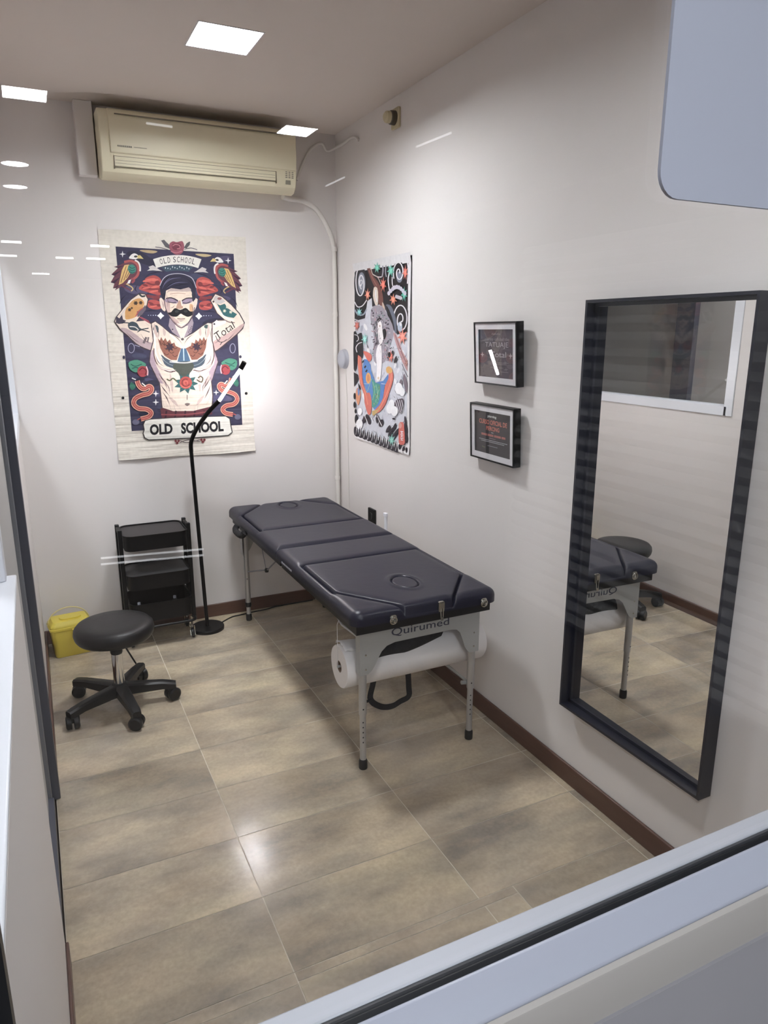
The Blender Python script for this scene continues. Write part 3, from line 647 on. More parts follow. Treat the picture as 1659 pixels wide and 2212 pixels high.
# neck
A.poly([(688, 860), (678, 930), (712, 985), (800, 1052), (885, 985), (902, 900), (890, 860), (790, 930)], (158, 142, 152)); A.poly([(735, 918), (790, 945), (855, 925), (830, 1000), (802, 1056), (770, 1000)], (222, 208, 194), 2); A.ell(715, 960, 6, 6, BLK, 8)
A.text('ross', [(850, 985), (885, 925), (905, 940), (870, 1000)], (80, 70, 86)); A.ell(803, 1048, 14, 12, (90, 82, 82), 10)
A.ell(565, 960, 26, 38, (66, 84, 90), 12); A.ell(558, 975, 16, 20, (225, 220, 210), 10); A.ell(1018, 935, 22, 18, (66, 90, 88), 10)
# chest wings
def wing():
    A.poly([(582, 1038), (600, 1060), (612, 1028), (632, 1062), (650, 1036), (668, 1072), (690, 1050), (706, 1088), (730, 1078), (742, 1108), (790, 1130), (772, 1172), (752, 1236), (700, 1234), (642, 1196), (606, 1130)], (140, 84, 64), both=True)
    for q in ((640, 1095), (665, 1140), (705, 1170), (735, 1200), (735, 1130), (660, 1185)): A.line([(q[0]-22, q[1]-14), (q[0], q[1]+4), (q[0]+22, q[1]-8)], 6, (88, 50, 42), 3, True)
    A.star(690, 1118, 44, (60, 44, 58), 7, 0.55, both=True)
    for q in ((600, 1062), (632, 1064), (668, 1074)): A.line([q, (q[0]+14, q[1]+42)], 7, (84, 48, 42), 0, True)
    A.poly([(610, 1185), (650, 1215), (720, 1250), (770, 1262), (760, 1312), (690, 1300), (640, 1270)], (70, 84, 98), 2, True)
    A.line([(622, 1225), (690, 1275), (760, 1290)], 6, (120, 134, 142), 4, True)
wing()
A.poly([(740, 1255), (880, 1248), (905, 1300), (870, 1350), (850, 1392), (790, 1392), (765, 1350), (720, 1310)], (74, 80, 72), 2)
A.poly([(790, 1130), (835, 1130), (875, 1245), (757, 1250)], (64, 98, 128)); A.line([(812, 1130), (816, 1240)], 10, (170, 196, 214), 0); A.line([(690, 1005), (750, 1060), (812, 1122), (870, 1062), (935, 1000)], 12, (240, 236, 226), 3)
A.line([(688, 1250), (770, 1258), (850, 1258), (940, 1240)], 9, (206, 206, 206), 4)
# ink shading on the body
INK = (104, 84, 88); MID = (196, 172, 162)
for q in ([(560, 905), (575, 980), (580, 1040)], [(640, 945), (655, 985), (640, 1020)], [(580, 1270), (640, 1310), (720, 1318)], [(600, 1370), (650, 1420), (660, 1480)], [(700, 1350), (720, 1440), (712, 1530)], [(690, 1560), (740, 1600), (760, 1650)]):
    A.poly([(q[0][0]-10, q[0][1]), q[1], (q[2][0]+4, q[2][1]), (q[1][0]-26, q[1][1]+14)], MID, 2, True)
for q in ([(575, 930), (590, 990), (588, 1040)], [(700, 1000), (760, 1040), (800, 1090)], [(560, 1180), (585, 1250), (640, 1295)], [(548, 1170), (560, 1240)], [(640, 1330), (700, 1345), (740, 1330)], [(612, 1380), (650, 1440), (668, 1500)], [(640, 1420), (680, 1480), (690, 1540)], [(650, 1610), (672, 1650)], [(770, 1640), (790, 1688)], [(600, 1400), (628, 1470)], [(300, 985), (360, 1040), (420, 1080)], [(430, 1000), (470, 1060), (520, 1090)], [(520, 930), (540, 1000), (540, 1090)], [(225, 925), (270, 960)], [(470, 900), (505, 930)], [(320, 705), (285, 750)], [(445, 650), (470, 690)]): A.line(q, 7, INK, 4, True, True)
for q in ([(600, 1300), (680, 1330), (745, 1322)], [(590, 1110), (600, 1180), (640, 1240)], [(640, 1480), (690, 1600)]): A.line(q, 8, (244, 236, 224), 4, True, True)
for i in range(5): A.line([(545+12*i, 1330+22*i), (575+10*i, 1372+22*i)], 5, INK, 0, True, True)
# belly rose
A.star(835, 1445, 112, (44, 92, 94), 9, 0.62, 92); A.star(835, 1445, 70, (70, 128, 120), 9, 0.7, 60, 0.3); A.ell(833, 1437, 56, 56, (164, 48, 38), 16)
A.ring(833, 1437, 34, 34, 8, (110, 26, 26), 20, 300); A.ring(833, 1437, 16, 16, 7, (206, 84, 56), 100, 400); A.line([(782, 1455), (820, 1480), (870, 1470)], 7, (206, 84, 60), 4)
A.line([(662, 1405), (690, 1418), (718, 1398), (752, 1425)], 12, (92, 96, 66), 4); A.line([(930, 1410), (970, 1432), (985, 1400), (965, 1380), (942, 1395)], 11, (86, 76, 60), 4); A.ell(955, 1442, 16, 9, (238, 234, 226), 10)
A.line([(845, 1545), (845, 1590)], 8, (120, 110, 104), 0); A.poly([(822, 1628), (846, 1618), (872, 1626), (846, 1646)], (120, 104, 100), 2)
for q in ([(608, 1455), (640, 1500), (690, 1560)], [(625, 1520), (660, 1570), (690, 1640)], [(622, 1590), (640, 1660)], [(722, 1625), (742, 1692)], [(690, 1640), (705, 1690)], [(590, 1350), (620, 1400), (660, 1440)]): A.line(q, 10, (92, 74, 76), 3, taper=True)
for q in ([(1055, 1390), (1020, 1450), (985, 1500)], [(1058, 1450), (1030, 1520), (1000, 1580)], [(1055, 1540), (1030, 1620)], [(940, 1645), (935, 1690)], [(1040, 1330), (1000, 1385)]): A.line(q, 10, (92, 74, 76), 3, taper=True)
A.poly([(604, 1670), (626, 1660), (720, 1692), (900, 1690), (1064, 1648), (1068, 1720), (620, 1765)], (96, 44, 54))
for i in range(5): A.line([(660+85*i, 1688), (650+85*i, 1756)], 16, (58, 32, 44), 0)
A.line([(612, 1722), (840, 1722), (1066, 1690)], 12, (140, 60, 66), 3)
# head
A.poly([(596, 688), (624, 684), (652, 760), (646, 800), (612, 770)], (224, 204, 188), 2); A.poly([(938, 690), (905, 690), (890, 765), (900, 800), (924, 765)], (224, 204, 188), 2)
A.poly([(640, 612), (700, 588), (782, 602), (862, 580), (888, 612), (900, 700), (906, 760), (892, 832), (850, 902), (792, 942), (730, 902), (684, 842), (648, 770), (634, 690)], (228, 208, 186))
A.poly([(634, 690), (648, 770), (684, 842), (730, 902), (792, 942), (760, 880), (712, 840), (690, 780), (690, 720)], (196, 166, 158), 2)
A.poly([(606, 640), (598, 570), (625, 515), (668, 480), (740, 466), (815, 472), (885, 508), (922, 590), (918, 690), (898, 712), (886, 630), (862, 584), (784, 604), (702, 592), (656, 614), (644, 700), (624, 690)], (46, 44, 64))
for q in ([(640, 560), (700, 510), (790, 500)], [(660, 590), (740, 545), (850, 540)], [(620, 600), (650, 540), (700, 490)]): A.line(q, 8, (98, 96, 128), 4, taper=True)
A.poly([(648, 690), (700, 672), (765, 700), (748, 730), (690, 722), (654, 716)], (150, 132, 152), 2); A.poly([(896, 684), (840, 680), (786, 706), (800, 735), (860, 728), (890, 712)], (150, 132, 152), 2)
A.line([(655, 684), (705, 678), (762, 706)], 10, (52, 42, 52), 3); A.line([(894, 680), (840, 682), (792, 708)], 10, (52, 42, 52), 3)
A.line([(672, 714), (712, 722), (745, 718)], 7, (60, 50, 62), 3); A.line([(806, 722), (840, 726), (874, 712)], 7, (60, 50, 62), 3); A.line([(690, 645), (760, 636), (830, 642)], 6, (186, 150, 132), 3)
A.poly([(768, 706), (794, 706), (806, 760), (798, 775), (752, 775), (748, 758)], (182, 140, 116), 2); A.line([(790, 700), (800, 750)], 10, (236, 222, 206), 0)
A.poly([(868, 735), (898, 745), (892, 815), (868, 800)], (210, 160, 110), 2)
A.poly([(668, 812), (700, 806), (735, 770), (782, 786), (832, 768), (872, 800), (908, 798), (892, 832), (850, 848), (810, 832), (786, 820), (752, 846), (704, 842)], BLK, 3)
A.ell(752, 800, 18, 12, (58, 62, 62), 10); A.ell(832, 798, 18, 12, (58, 62, 62), 10)
A.poly([(770, 838), (786, 822), (806, 838), (790, 850)], (236, 226, 214)); A.line([(756, 864), (790, 868), (826, 864)], 7, (110, 76, 76), 3); A.poly([(752, 905), (790, 912), (832, 900), (792, 936)], (236, 222, 204), 2)
for q in ([(655, 640), (672, 700), (668, 760)], [(690, 770), (720, 760), (735, 740)], [(700, 850), (740, 905), (785, 930)], [(668, 615), (700, 605), (730, 612)], [(742, 735), (748, 770)], [(806, 735), (812, 765)], [(760, 880), (790, 885), (822, 878)], [(615, 700), (630, 740), (632, 780)], [(915, 705), (908, 750)], [(880, 740), (896, 780), (888, 830)], [(850, 650), (876, 668)], [(700, 660), (760, 655)], [(820, 655), (860, 660)]): A.line(q, 6, (120, 92, 96), 4, taper=True)
A.poly([(700, 596), (782, 606), (862, 586), (876, 620), (790, 622), (690, 620), (655, 640)], (188, 168, 160), 2)
A.poly([(885, 640), (905, 640), (905, 712), (892, 706)], (46, 52, 62)); A.poly([(624, 640), (650, 625), (646, 700), (630, 692)], (40, 40, 56))
for q in ([(625, 560), (665, 505), (740, 485)], [(640, 600), (700, 555), (800, 520)], [(700, 580), (790, 560), (870, 555)], [(830, 500), (890, 550), (900, 600)]): A.line(q, 7, (24, 24, 36), 5, taper=True)
A.line([(600, 570), (628, 512), (672, 476), (740, 462), (815, 468), (890, 505), (926, 590)], 6, (196, 192, 204), 5)
A.line([(640, 700), (652, 772), (688, 846), (732, 906), (792, 946), (852, 906), (896, 834), (910, 762)], 7, (92, 76, 84), 5)
# roses and snakes at the sides
def snake():
    B = True
    A.poly([(318, 1262), (350, 1240), (400, 1232), (462, 1258), (476, 1282), (430, 1330), (380, 1345), (335, 1320)], (64, 138, 112), 2, B)
    for q in ([(340, 1270), (380, 1290), (440, 1270)], [(352, 1310), (390, 1300), (420, 1318)]): A.line(q, 8, (30, 84, 76), 3, B)
    A.poly([(345, 1430), (330, 1470), (352, 1505), (385, 1470)], (46, 110, 92), 2, B)
    A.ell(446, 1336, 48, 50, (156, 36, 48), 14, B); A.line([(415, 1330), (445, 1305), (478, 1330), (470, 1368)], 9, (98, 18, 32), 4, B); A.line([(478, 1290), (492, 1330), (490, 1372)], 10, (226, 180, 184), 4, B)
    P = [(398, 1420), (415, 1465), (455, 1492), (505, 1470), (528, 1492), (505, 1530), (440, 1548), (380, 1580), (368, 1628), (410, 1666), (480, 1674), (522, 1704), (500, 1742), (430, 1762)]
    A.line(P, 44, (220, 160, 130), 5, B); A.line(P, 30, (164, 62, 54), 5, B); A.line(P, 6, (206, 110, 90), 5, B)
    A.line([(440, 1440), (475, 1470)], 10, (232, 230, 230), 0, B); A.line([(350, 1395), (385, 1410)], 10, (226, 226, 226), 0, B)
    A.ell(385, 1790, 32, 26, (104, 104, 130), 12, B); A.line([(398, 1770), (425, 1755)], 9, (170, 66, 62), 0, B)
snake()
A.ell(278, 1210, 12, 16, (52, 50, 74), 10); A.ell(1320, 1205, 12, 14, (52, 50, 74), 10)
# lower name plate
A.poly([(448, 1812), (464, 1772), (520, 1760), (700, 1748), (1190, 1732), (1230, 1758), (1240, 1820), (1252, 1880), (1215, 1912), (900, 1934), (500, 1954), (460, 1932), (446, 1890), (456, 1858)], (62, 58, 58))
A.poly([(456, 1812), (472, 1778), (520, 1766), (700, 1754), (1188, 1739), (1222, 1762), (1231, 1820), (1243, 1878), (1212, 1904), (900, 1926), (502, 1945), (468, 1926), (455, 1890), (465, 1858)], (226, 224, 214))
A.text('OLD', [(508, 1810), (712, 1800), (716, 1895), (512, 1908)], BLK, 0.045); A.text('SCHOOL', [(788, 1796), (1166, 1778), (1172, 1872), (792, 1896)], BLK, 0.045)
for a, c in ((755, 1965), (985, 1955)):
    for q in ((-13, -8), (13, -8), (0, 10)): A.ell(a+q[0], c+q[1], 12, 12, (116, 40, 46), 8)
A.line([(780, 1955), (840, 1972), (960, 1948)], 6, (90, 80, 84), 5); A.line([(780, 1972), (860, 1948), (960, 1965)], 6, (90, 80, 84), 5)
A.ell(270, 1573, 13, 13, BLK, 12); A.ell(1372, 1533, 13, 13, BLK, 12)
# the sheet itself, with the lower edge curling off the wall and soft wrinkles at the top
t = thing('canvas_poster', 'large cream canvas poster of a tattooed moustached man, taped to the back wall', 'poster', p0)
u0, u1 = c1(38, 62)[0]+0.003, c1(1455, 2010)[0]-0.002
bm = bmn(); lay = bm.loops.layers.float_color.new('ink'); NX, NY = 24, 40
vt = c1(38, 62)[1]; vb = 0.008
g = []
for j in range(NY+1):
    row = []
    for i in range(NX+1):
        fx, fy = i/NX, j/NY; v = vb+(vt-vb)*fy
        d_ = 0.0024+0.0006*math.sin(fy*37+fx*3)
        if fy < 0.1: d_ += 0.016*((0.1-fy)/0.1)**2*(0.6+0.4*math.sin(fx*9))
        if fy > 0.94: d_ += 0.004*((fy-0.94)/0.06)*(0.5+0.5*math.sin(fx*11+1))
        edge = 0.003*math.sin(fx*7.0) if j in (0, NY) else 0
        row.append(bm.verts.new((u0+(u1-u0)*fx, -d_, v+edge)))
    g.append(row)
for j in range(NY):
    for i in range(NX):
        f = bm.faces.new((g[j][i], g[j][i+1], g[j+1][i+1], g[j+1][i]))
        for l in f.loops: l[lay] = lin((224, 217, 204))+(1,)
so = obj('sheet', bm, 'print', t, recalc=False, local=True)
for f in so.data.polygons: f.use_smooth = False
sd = so.modifiers.new('thickness', 'SOLIDIFY'); sd.thickness = 0.0006; sd.offset = 1
for v in A.bm.verts: pass
obj('artwork', A.bm, 'print', t, recalc=False, local=True)

# ------------------------------------------------------------------ japanese style poster on the right wall
k2 = 145/1395
p1 = Vector((XR, 3.565, 1.085))
def c2(a, c):
    p = at_x(755+a*k2, 540+c*k2, XR); return (p.y-p1.y, p.z-p1.z)
B2 = Art(c2, lambda u, v, d_: (-0.0022-d_, u, v))
O = 2117
LT = (206, 208, 218); BK = (28, 24, 30); WH = (232, 230, 234); TEAL = (92, 182, 160); ORG = (206, 88, 64); GRY = (120, 126, 142); BRN = (112, 62, 52)
B2.poly([(115, 300), (1308, 108), (1240, O+2085), (135, O+1745)], LT)
B2.poly([(115, 300), (1308, 108), (1285, 900), (1262, 1700), (1000, 1760), (900, 1560), (760, 1250), (640, 1130), (480, 1180), (470, 1000), (380, 1060), (330, 1420), (112, 1480)], BK)
rr_ = random.Random(5)
for i in range(70):                                  # streaks of spray over the pale half
    a, c = rr_.uniform(180, 1180), rr_.uniform(1500, O+1500); s_ = rr_.uniform(20, 60)
    B2.ell(a, c, s_*0.5, s_*1.3, rr_.choice([(186, 188, 200), (228, 228, 234), (170, 174, 190), (238, 238, 240)]), 12, rot=rr_.uniform(-0.4, 0.4))
# wind whirls
B2.ell(235, 690, 128, 400, (34, 32, 38), 24); B2.ell(262, 690, 80, 230, GRY, 20); B2.ell(255, 660, 56, 170, (150, 154, 170), 18)
B2.spiral(245, 690, 122, 380, 24, WH, 1.7, 300, -1); B2.spiral(262, 690, 50, 120, 16, WH, 1.0, 90, 1)
B2.ell(1035, 470, 120, 250, (26, 22, 28), 22); B2.ell(1050, 560, 62, 120, (126, 132, 152), 16); B2.spiral(1040, 470, 120, 255, 22, WH, 1.7, 150, 1); B2.line([(840, 190), (850, 400), (815, 620), (850, 880)], 20, WH, 5); B2.line([(1150, 130), (1210, 250), (1230, 420), (1215, 700)], 20, WH, 5); B2.line([(900, 560), (905, 720), (960, 820)], 18, WH, 4)
B2.ell(1090, 1420, 160, 330, (30, 26, 30), 22); B2.spiral(1085, 1450, 160, 340, 24, WH, 1.75, 190, 1); B2.ell(1060, 1600, 50, 110, (176, 188, 206), 14); B2.ell(1075, 1540, 24, 44, WH, 10)
B2.poly([(770, 1140), (880, 1170), (960, 1370), (985, 1520), (985, 1740), (920, 1640), (860, 1480), (790, 1320)], (98, 106, 124), 3); B2.poly([(770, 1150), (840, 1250), (920, 1480), (950, 1680), (900, 1600), (800, 1340)], (26, 26, 32), 2)
B2.line([(118, 1080), (180, 1180), (280, 1160), (370, 1040)], 20, WH, 5); B2.line([(120, 1240), (190, 1340), (300, 1340), (370, 1230)], 30, (150, 160, 176), 5); B2.line([(118, 1440), (220, 1470), (340, 1430), (420, 1360)], 22, (200, 204, 214), 5)
B2.line([(690, 230), (710, 420), (690, 560)], 26, (150, 148, 160), 4); B2.line([(780, 230), (760, 450), (780, 560)], 22, (150, 148, 160), 4); B2.line([(430, 290), (520, 330), (640, 230), (690, 300)], 16, WH, 5); B2.line([(500, 510), (600, 560), (680, 560)], 18, WH, 4)
# branch
B2.poly([(315, 285), (400, 270), (450, 420), (520, 560), (600, 650), (655, 770), (700, 920), (715, 1060), (690, 1160), (620, 1120), (600, 960), (540, 790), (440, 570), (380, 400)], BRN, 2); B2.line([(400, 275), (460, 400), (500, 510), (600, 570), (670, 720)], 14, (206, 190, 176), 4); B2.line([(420, 420), (500, 600), (580, 740)], 12, (160, 92, 76), 4)
B2.poly([(520, 780), (590, 790), (610, 980), (590, 1200), (540, 1120), (500, 960)], (222, 206, 190), 2); B2.line([(560, 830), (560, 950), (580, 1080)], 22, WH, 4)
B2.poly([(700, 1080), (745, 1180), (760, 1300), (720, 1260), (690, 1160)], (206, 180, 160), 2)
B2.poly([(920, 1730), (990, 1760), (1110, O-20), (1250, O+240), (1248, O+440), (1110, O+210), (990, 1980)], (190, 142, 142), 2); B2.line([(960, 1760), (1100, O+20), (1240, O+330)], 16, (140, 92, 96), 4)
# figure: patterned sleeve, hair, face
B2.poly([(470, 1220), (560, 1150), (700, 1180), (790, 1330), (900, 1540), (930, 1720), (890, 1900), (830, 2080), (780, O+140), (700, O+240), (560, O+240), (500, O+100), (520, 1900), (500, 1650), (450, 1440)], (160, 152, 164), 2)
for i in range(150):
    a, c = rr_.uniform(470, 880), rr_.uniform(1240, O+170)
    if 590 < a < 710 and 1460 < c: continue
    if a > 560+0.45*(c-1150)+120 or a < 440+0.06*(c-1220): continue
    B2.ell(a, c, rr_.uniform(8, 18), rr_.uniform(12, 34), rr_.choice([(96, 84, 100), (196, 188, 196), (182, 140, 150), (70, 62, 74), (120, 140, 140)]), 8, rot=rr_.uniform(0, 3))
B2.poly([(575, 1500), (600, 1430), (660, 1408), (690, 1440), (640, 1480), (610, 1560), (596, 1640)], BK, 2); B2.poly([(700, 1700), (730, 1640), (770, 1650), (785, 1740), (760, 1840), (720, 1850)], BK, 2)
B2.line([(560, 1480), (540, 1650), (570, 1800), (600, 1960)], 16, (88, 78, 90), 5)
B2.poly([(598, 1570), (625, 1500), (660, 1478), (690, 1540), (700, 1660), (725, 1830), (700, 1920), (660, 1966), (625, 1880), (610, 1740)], (244, 238, 238), 2); B2.ell(650, 1580, 12, 20, (170, 130, 110), 8); B2.line([(640, 1760), (650, 1850)], 8, (180, 170, 176), 0)
B2.poly([(610, 1980), (680, 1990), (690, O+200), (680, O+380), (660, O+560), (620, O+600), (578, O+570), (590, O+300), (565, O+60)], (246, 242, 244), 2); B2.ell(620, O+545, 20, 30, (226, 204, 176), 8)
# robe
B2.poly([(318, O+150), (380, O+160), (450, O+260), (470, O+400), (560, O+640), (720, O+600), (822, O+460), (846, O+560), (750, O+700), (720, O+950), (640, O+1110), (540, O+1210), (470, O+1090), (450, O+940), (380, O+830), (310, O+650), (276, O+430)], (50, 118, 190))
B2.poly([(480, O+560), (560, O+640), (620, O+660), (660, O+700), (650, O+930), (600, O+1090), (510, O+1160), (470, O+1060), (510, O+860)], (54, 146, 132), 2)
for q in ([(500, O+620), (540, O+800), (500, O+1000)], [(570, O+680), (600, O+850), (560, O+1050)], [(480, O+560), (430, O+700), (390, O+820)], [(640, O+760), (600, O+900), (620, O+1000)]): B2.line(q, 9, (150, 190, 150), 4)
for i in range(16): B2.ell(rr_.uniform(510, 640), rr_.uniform(O+680, O+1080), 12, 20, rr_.choice([(110, 140, 90), (40, 110, 96), (90, 170, 130), (150, 160, 110)]), 8)
B2.line([(320, O+660), (400, O+665), (440, O+660)], 8, (180, 210, 220), 3); B2.line([(680, O+660), (770, O+670)], 9, WH, 0)
B2.poly([(190, O+80), (235, O+30), (262, O+120), (280, O+400), (300, O+640), (372, O+850), (430, O+840), (470, O+950), (480, O+1120), (455, O+1290), (398, O+1285), (330, O+1050), (318, O+880), (240, O+660), (200, O+360)], ORG, 2)
B2.line([(210, O+120), (225, O+380), (270, O+660), (350, O+860), (400, O+1100)], 14, (226, 130, 84), 5)
B2.poly([(300, O-10), (380, O), (470, O+60), (480, O+140), (430, O+205), (370, O+130)], ORG, 2)
B2.poly([(838, O+430), (905, O+400), (936, O+500), (900, O+690), (850, O+830), (770, O+1080), (660, O+1230), (570, O+1275), (540, O+1220), (640, O+1110), (720, O+950), (760, O+700), (830, O+560)], ORG, 2); B2.line([(890, O+450), (870, O+640), (780, O+900), (640, O+1180)], 12, (230, 140, 100), 5)
B2.poly([(785, O+330), (850, O+300), (910, O+370), (900, O+430), (840, O+450), (790, O+420)], (214, 158, 66), 2); B2.poly([(490, O+1230), (600, O+1200), (650, O+1110), (640, O+1200), (560, O+1290), (510, O+1330)], (196, 160, 84), 2)
B2.ell(410, O+545, 52, 115, (222, 156, 64), 18); B2.ell(410, O+545, 30, 76, (206, 126, 56), 14)
for q in ((300, O+200), (345, O+310), (372, O+395)): B2.poly([(q[0]-26, q[1]+8), (q[0]+10, q[1]-36), (q[0]+26, q[1]-4), (q[0]-6, q[1]+36)], BK)
B2.poly([(150, O+830), (190, O+740), (250, O+830), (240, O+980), (200, O+1110), (160, O+1000)], (206, 130, 84), 2); B2.poly([(190, O+760), (235, O+800), (220, O+910), (195, O+880)], (70, 120, 186), 2)
for i in range(90):
    a, c = rr_.uniform(170, 1200), rr_.uniform(1950, O+1650)
    if 230 < a < 950 and O-60 < c < O+1260: continue
    r = rr_.uniform(20, 55); an = rr_.uniform(0, 3)
    B2.line([(a-r*math.cos(an), c-1.6*r*math.sin(an)), (a+r*0.3, c+r*0.5), (a+r*math.cos(an), c+1.6*r*math.sin(an))], rr_.uniform(6, 12), rr_.choice([(60, 54, 64), (120, 116, 130), (90, 84, 96), (240, 240, 244)]), 4, taper=True)
for i in range(40):
    a, c = rr_.uniform(520, 860), rr_.uniform(1260, O+150)
    if not (440+0.06*(c-1220) < a < 600+0.4*(c-1150)): continue
    B2.line([(a, c), (a+rr_.uniform(-30, 30), c+rr_.uniform(30, 90))], 7, rr_.choice([(60, 54, 66), (210, 204, 212)]), 0)
# left edge dark swirl
B2.poly([(112, 1700), (190, 1760), (280, 1720), (300, 2030), (290, O+140), (200, O+60), (170, O+340), (112, O+360)], BK, 2); B2.line([(125, 1760), (190, 1780), (210, 1860), (170, 1900)], 14, WH, 4); B2.line([(180, O+10), (160, O-90), (210, O-170), (290, O-200)], 16, WH, 4); B2.poly([(112, O+420), (200, O+480), (215, O+560), (120, O+730)], BK); B2.poly([(200, O+640), (240, O+700), (262, O+800), (215, O+740)], BK)
for q in ((130, O+920, 24, 70), (130, O+1100, 26, 70), (150, O+1230, 22, 50), (165, O+1400, 34, 100)): B2.ell(*q, BK, 12)
# waves
for q in ((330, O+1400, 30, 80, 0.1), (410, O+1400, 46, 110, -0.3), (300, O+1440, 20, 80, 0.3), (620, O+1370, 26, 80, -0.4), (680, O+1480, 44, 80, 0.3), (590, O+1420, 18, 70, -0.2)): B2.ell(q[0], q[1], q[2], q[3], (44, 34, 46), 14, rot=q[4])
B2.line([(330, O+1310), (380, O+1420), (420, O+1520)], 12, WH, 4); B2.line([(600, O+1320), (650, O+1440), (700, O+1540)], 12, WH, 4)
B2.poly([(945, O+1130), (990, O+1010), (1060, O+980), (1140, O+970), (1150, O+1080), (1110, O+1240), (1070, O+1270)], (76, 64, 74), 2)
for i in range(4): B2.line([(975+45*i, O+1000), (1010+42*i, O+1120), (1060+30*i, O+1260)], 14, (206, 204, 212), 4)
B2.poly([(1060, O+640), (1100, O+560), (1130, O+620), (1110, O+680)], (110, 98, 110), 2); B2.poly([(1140, O+560), (1165, O+450), (1230, O+640), (1225, O+860), (1180, O+760)], (118, 104, 114), 2); B2.line([(1120, O+250), (1180, O+400), (1240, O+520)], 14, (90, 80, 92), 4)
for a, c, r in ((900, O+1080, 60), (860, O+1180, 70), (960, O+1230, 70), (240, O+1240, 50), (230, O+1500, 70), (1050, O+760, 80), (1120, O+830, 60)): B2.ell(a, c, r, r*1.5, (244, 244, 246), 16)
for i in range(11):
    f = i/10; x = 170+830*f; yb = O+1750+340*f*0.98
    B2.poly([(x-38, yb-20), (x-34, yb-150), (x-8, yb-235), (x+10, yb-150), (x+34, yb-60), (x+30, yb+6)], (36, 28, 40), 2)
    B2.line([(x-16, yb-30), (x+2, yb-150), (x-14, yb-215)], 9, WH, 4)
for q in ((830, O+1600, 30, 90, 0.5), (890, O+1660, 34, 120, 0.5), (960, O+1560, 26, 90, 0.4), (1000, O+1680, 34, 120, 0.6), (940, O+1760, 30, 90, 0.6), (1070, O+1970, 30, 60, 0), (1150, O+2010, 24, 60, 0.3), (1215, O+2040, 22, 60, 0), (1190, O+1420, 22, 90, -0.1), (1200, O+1600, 34, 140, -0.1), (1215, O+1800, 28, 100, 0), (140, O+1640, 24, 90, 0), (950, O+1390, 36, 20, 0.2)): B2.ell(q[0], q[1], q[2], q[3], (36, 28, 40), 12, rot=q[4])
# maple leaves
for x, y, rx, ry, c_ in ((600, 370, 80, 120, TEAL), (890, 430, 86, 150, TEAL), (1165, 920, 70, 170, (70, 172, 150)), (230, 1290, 70, 100, (120, 190, 190)), (345, 1850, 76, 140, (140, 200, 194)), (905, O+1830, 86, 140, (112, 172, 160)),
                       (730, 720, 70, 170, ORG), (1190, 470, 62, 170, (216, 92, 66)), (405, 930, 66, 140, (206, 116, 88)), (940, 1030, 84, 130, (206, 110, 74)), (1130, 1800, 110, 190, (214, 112, 90)), (180, 1570, 66, 130, (176, 78, 62)), (885, O+90, 74, 150, (196, 84, 62)), (1215, O+230, 40, 100, (150, 100, 90))):
    B2.star(x, y, rx, c_, 7, 0.42, ry, 0.3); B2.star(x, y, rx*0.6, tuple(min(255, int(k*1.18)+8) for k in c_), 5, 0.4, ry*0.6, 0.9)
B2.ell(860, O+60, 30, 60, BK, 10); B2.ell(985, O+160, 24, 80, BK, 10, rot=0.3); B2.ell(930, O+10, 22, 40, BK, 10)
for i in range(9): B2.ell(850+42*i, 900-math.sin(i/8*PI)*130, 32, 46, (196, 192, 208), 12)
for i in range(4): B2.ell(1010+30*i, 970+10*i, 30, 40, (196, 186, 196), 10)
# cartouche
B2.poly([(1060, O+1500), (1110, O+1460), (1160, O+1500), (1185, O+1880), (1120, O+1930), (1055, O+1880)], (204, 78, 58), 2); B2.ell(1085, O+1530, 34, 60, (214, 150, 136), 12)
for y_ in (1650, 1720, 1790):
    B2.line([(1090, O+y_), (1150, O+y_+8)], 16, WH, 0); B2.line([(1096, O+y_+38), (1146, O+y_+46)], 14, WH, 0); B2.line([(1118, O+y_), (1122, O+y_+50)], 12, WH, 0)
t = thing('japanese_poster', 'white bordered poster of a robed figure among black whirls and waves on the right wall', 'poster', p1)
ya, yb_, za, zb = 3.215-p1.y, 3.912-p1.y, 0.0, 0.985
bm = bmn(); lay = bm.loops.layers.float_color.new('ink'); g = []
for j in range(21):
    row = []
    for i in range(17):
        fx, fy = i/16, j/20
        d_ = 0.0012+0.010*max(0, (0.05-fx)/0.05)*(0.4+0.6*math.sin(fy*PI))+(0.006*((0.05-fy)/0.05) if fy < 0.05 else 0)+(0.010*((fy-0.965)/0.035) if fy > 0.965 else 0)
        row.append(bm.verts.new((-d_, ya+(yb_-ya)*fx, za+(zb-za)*fy)))
    g.append(row)
for j in range(20):
    for i in range(16):
        f = bm.faces.new((g[j][i], g[j+1][i], g[j+1][i+1], g[j][i+1]))
        for l in f.loops: l[lay] = lin((228, 226, 228))+(1,)
so = obj('sheet', bm, 'print2', t, recalc=False, local=True)
for f in so.data.polygons: f.use_smooth = False
sd = so.modifiers.new('thickness', 'SOLIDIFY'); sd.thickness = 0.0005; sd.offset = 0
obj('artwork', B2.bm, 'print2', t, recalc=False, local=True)

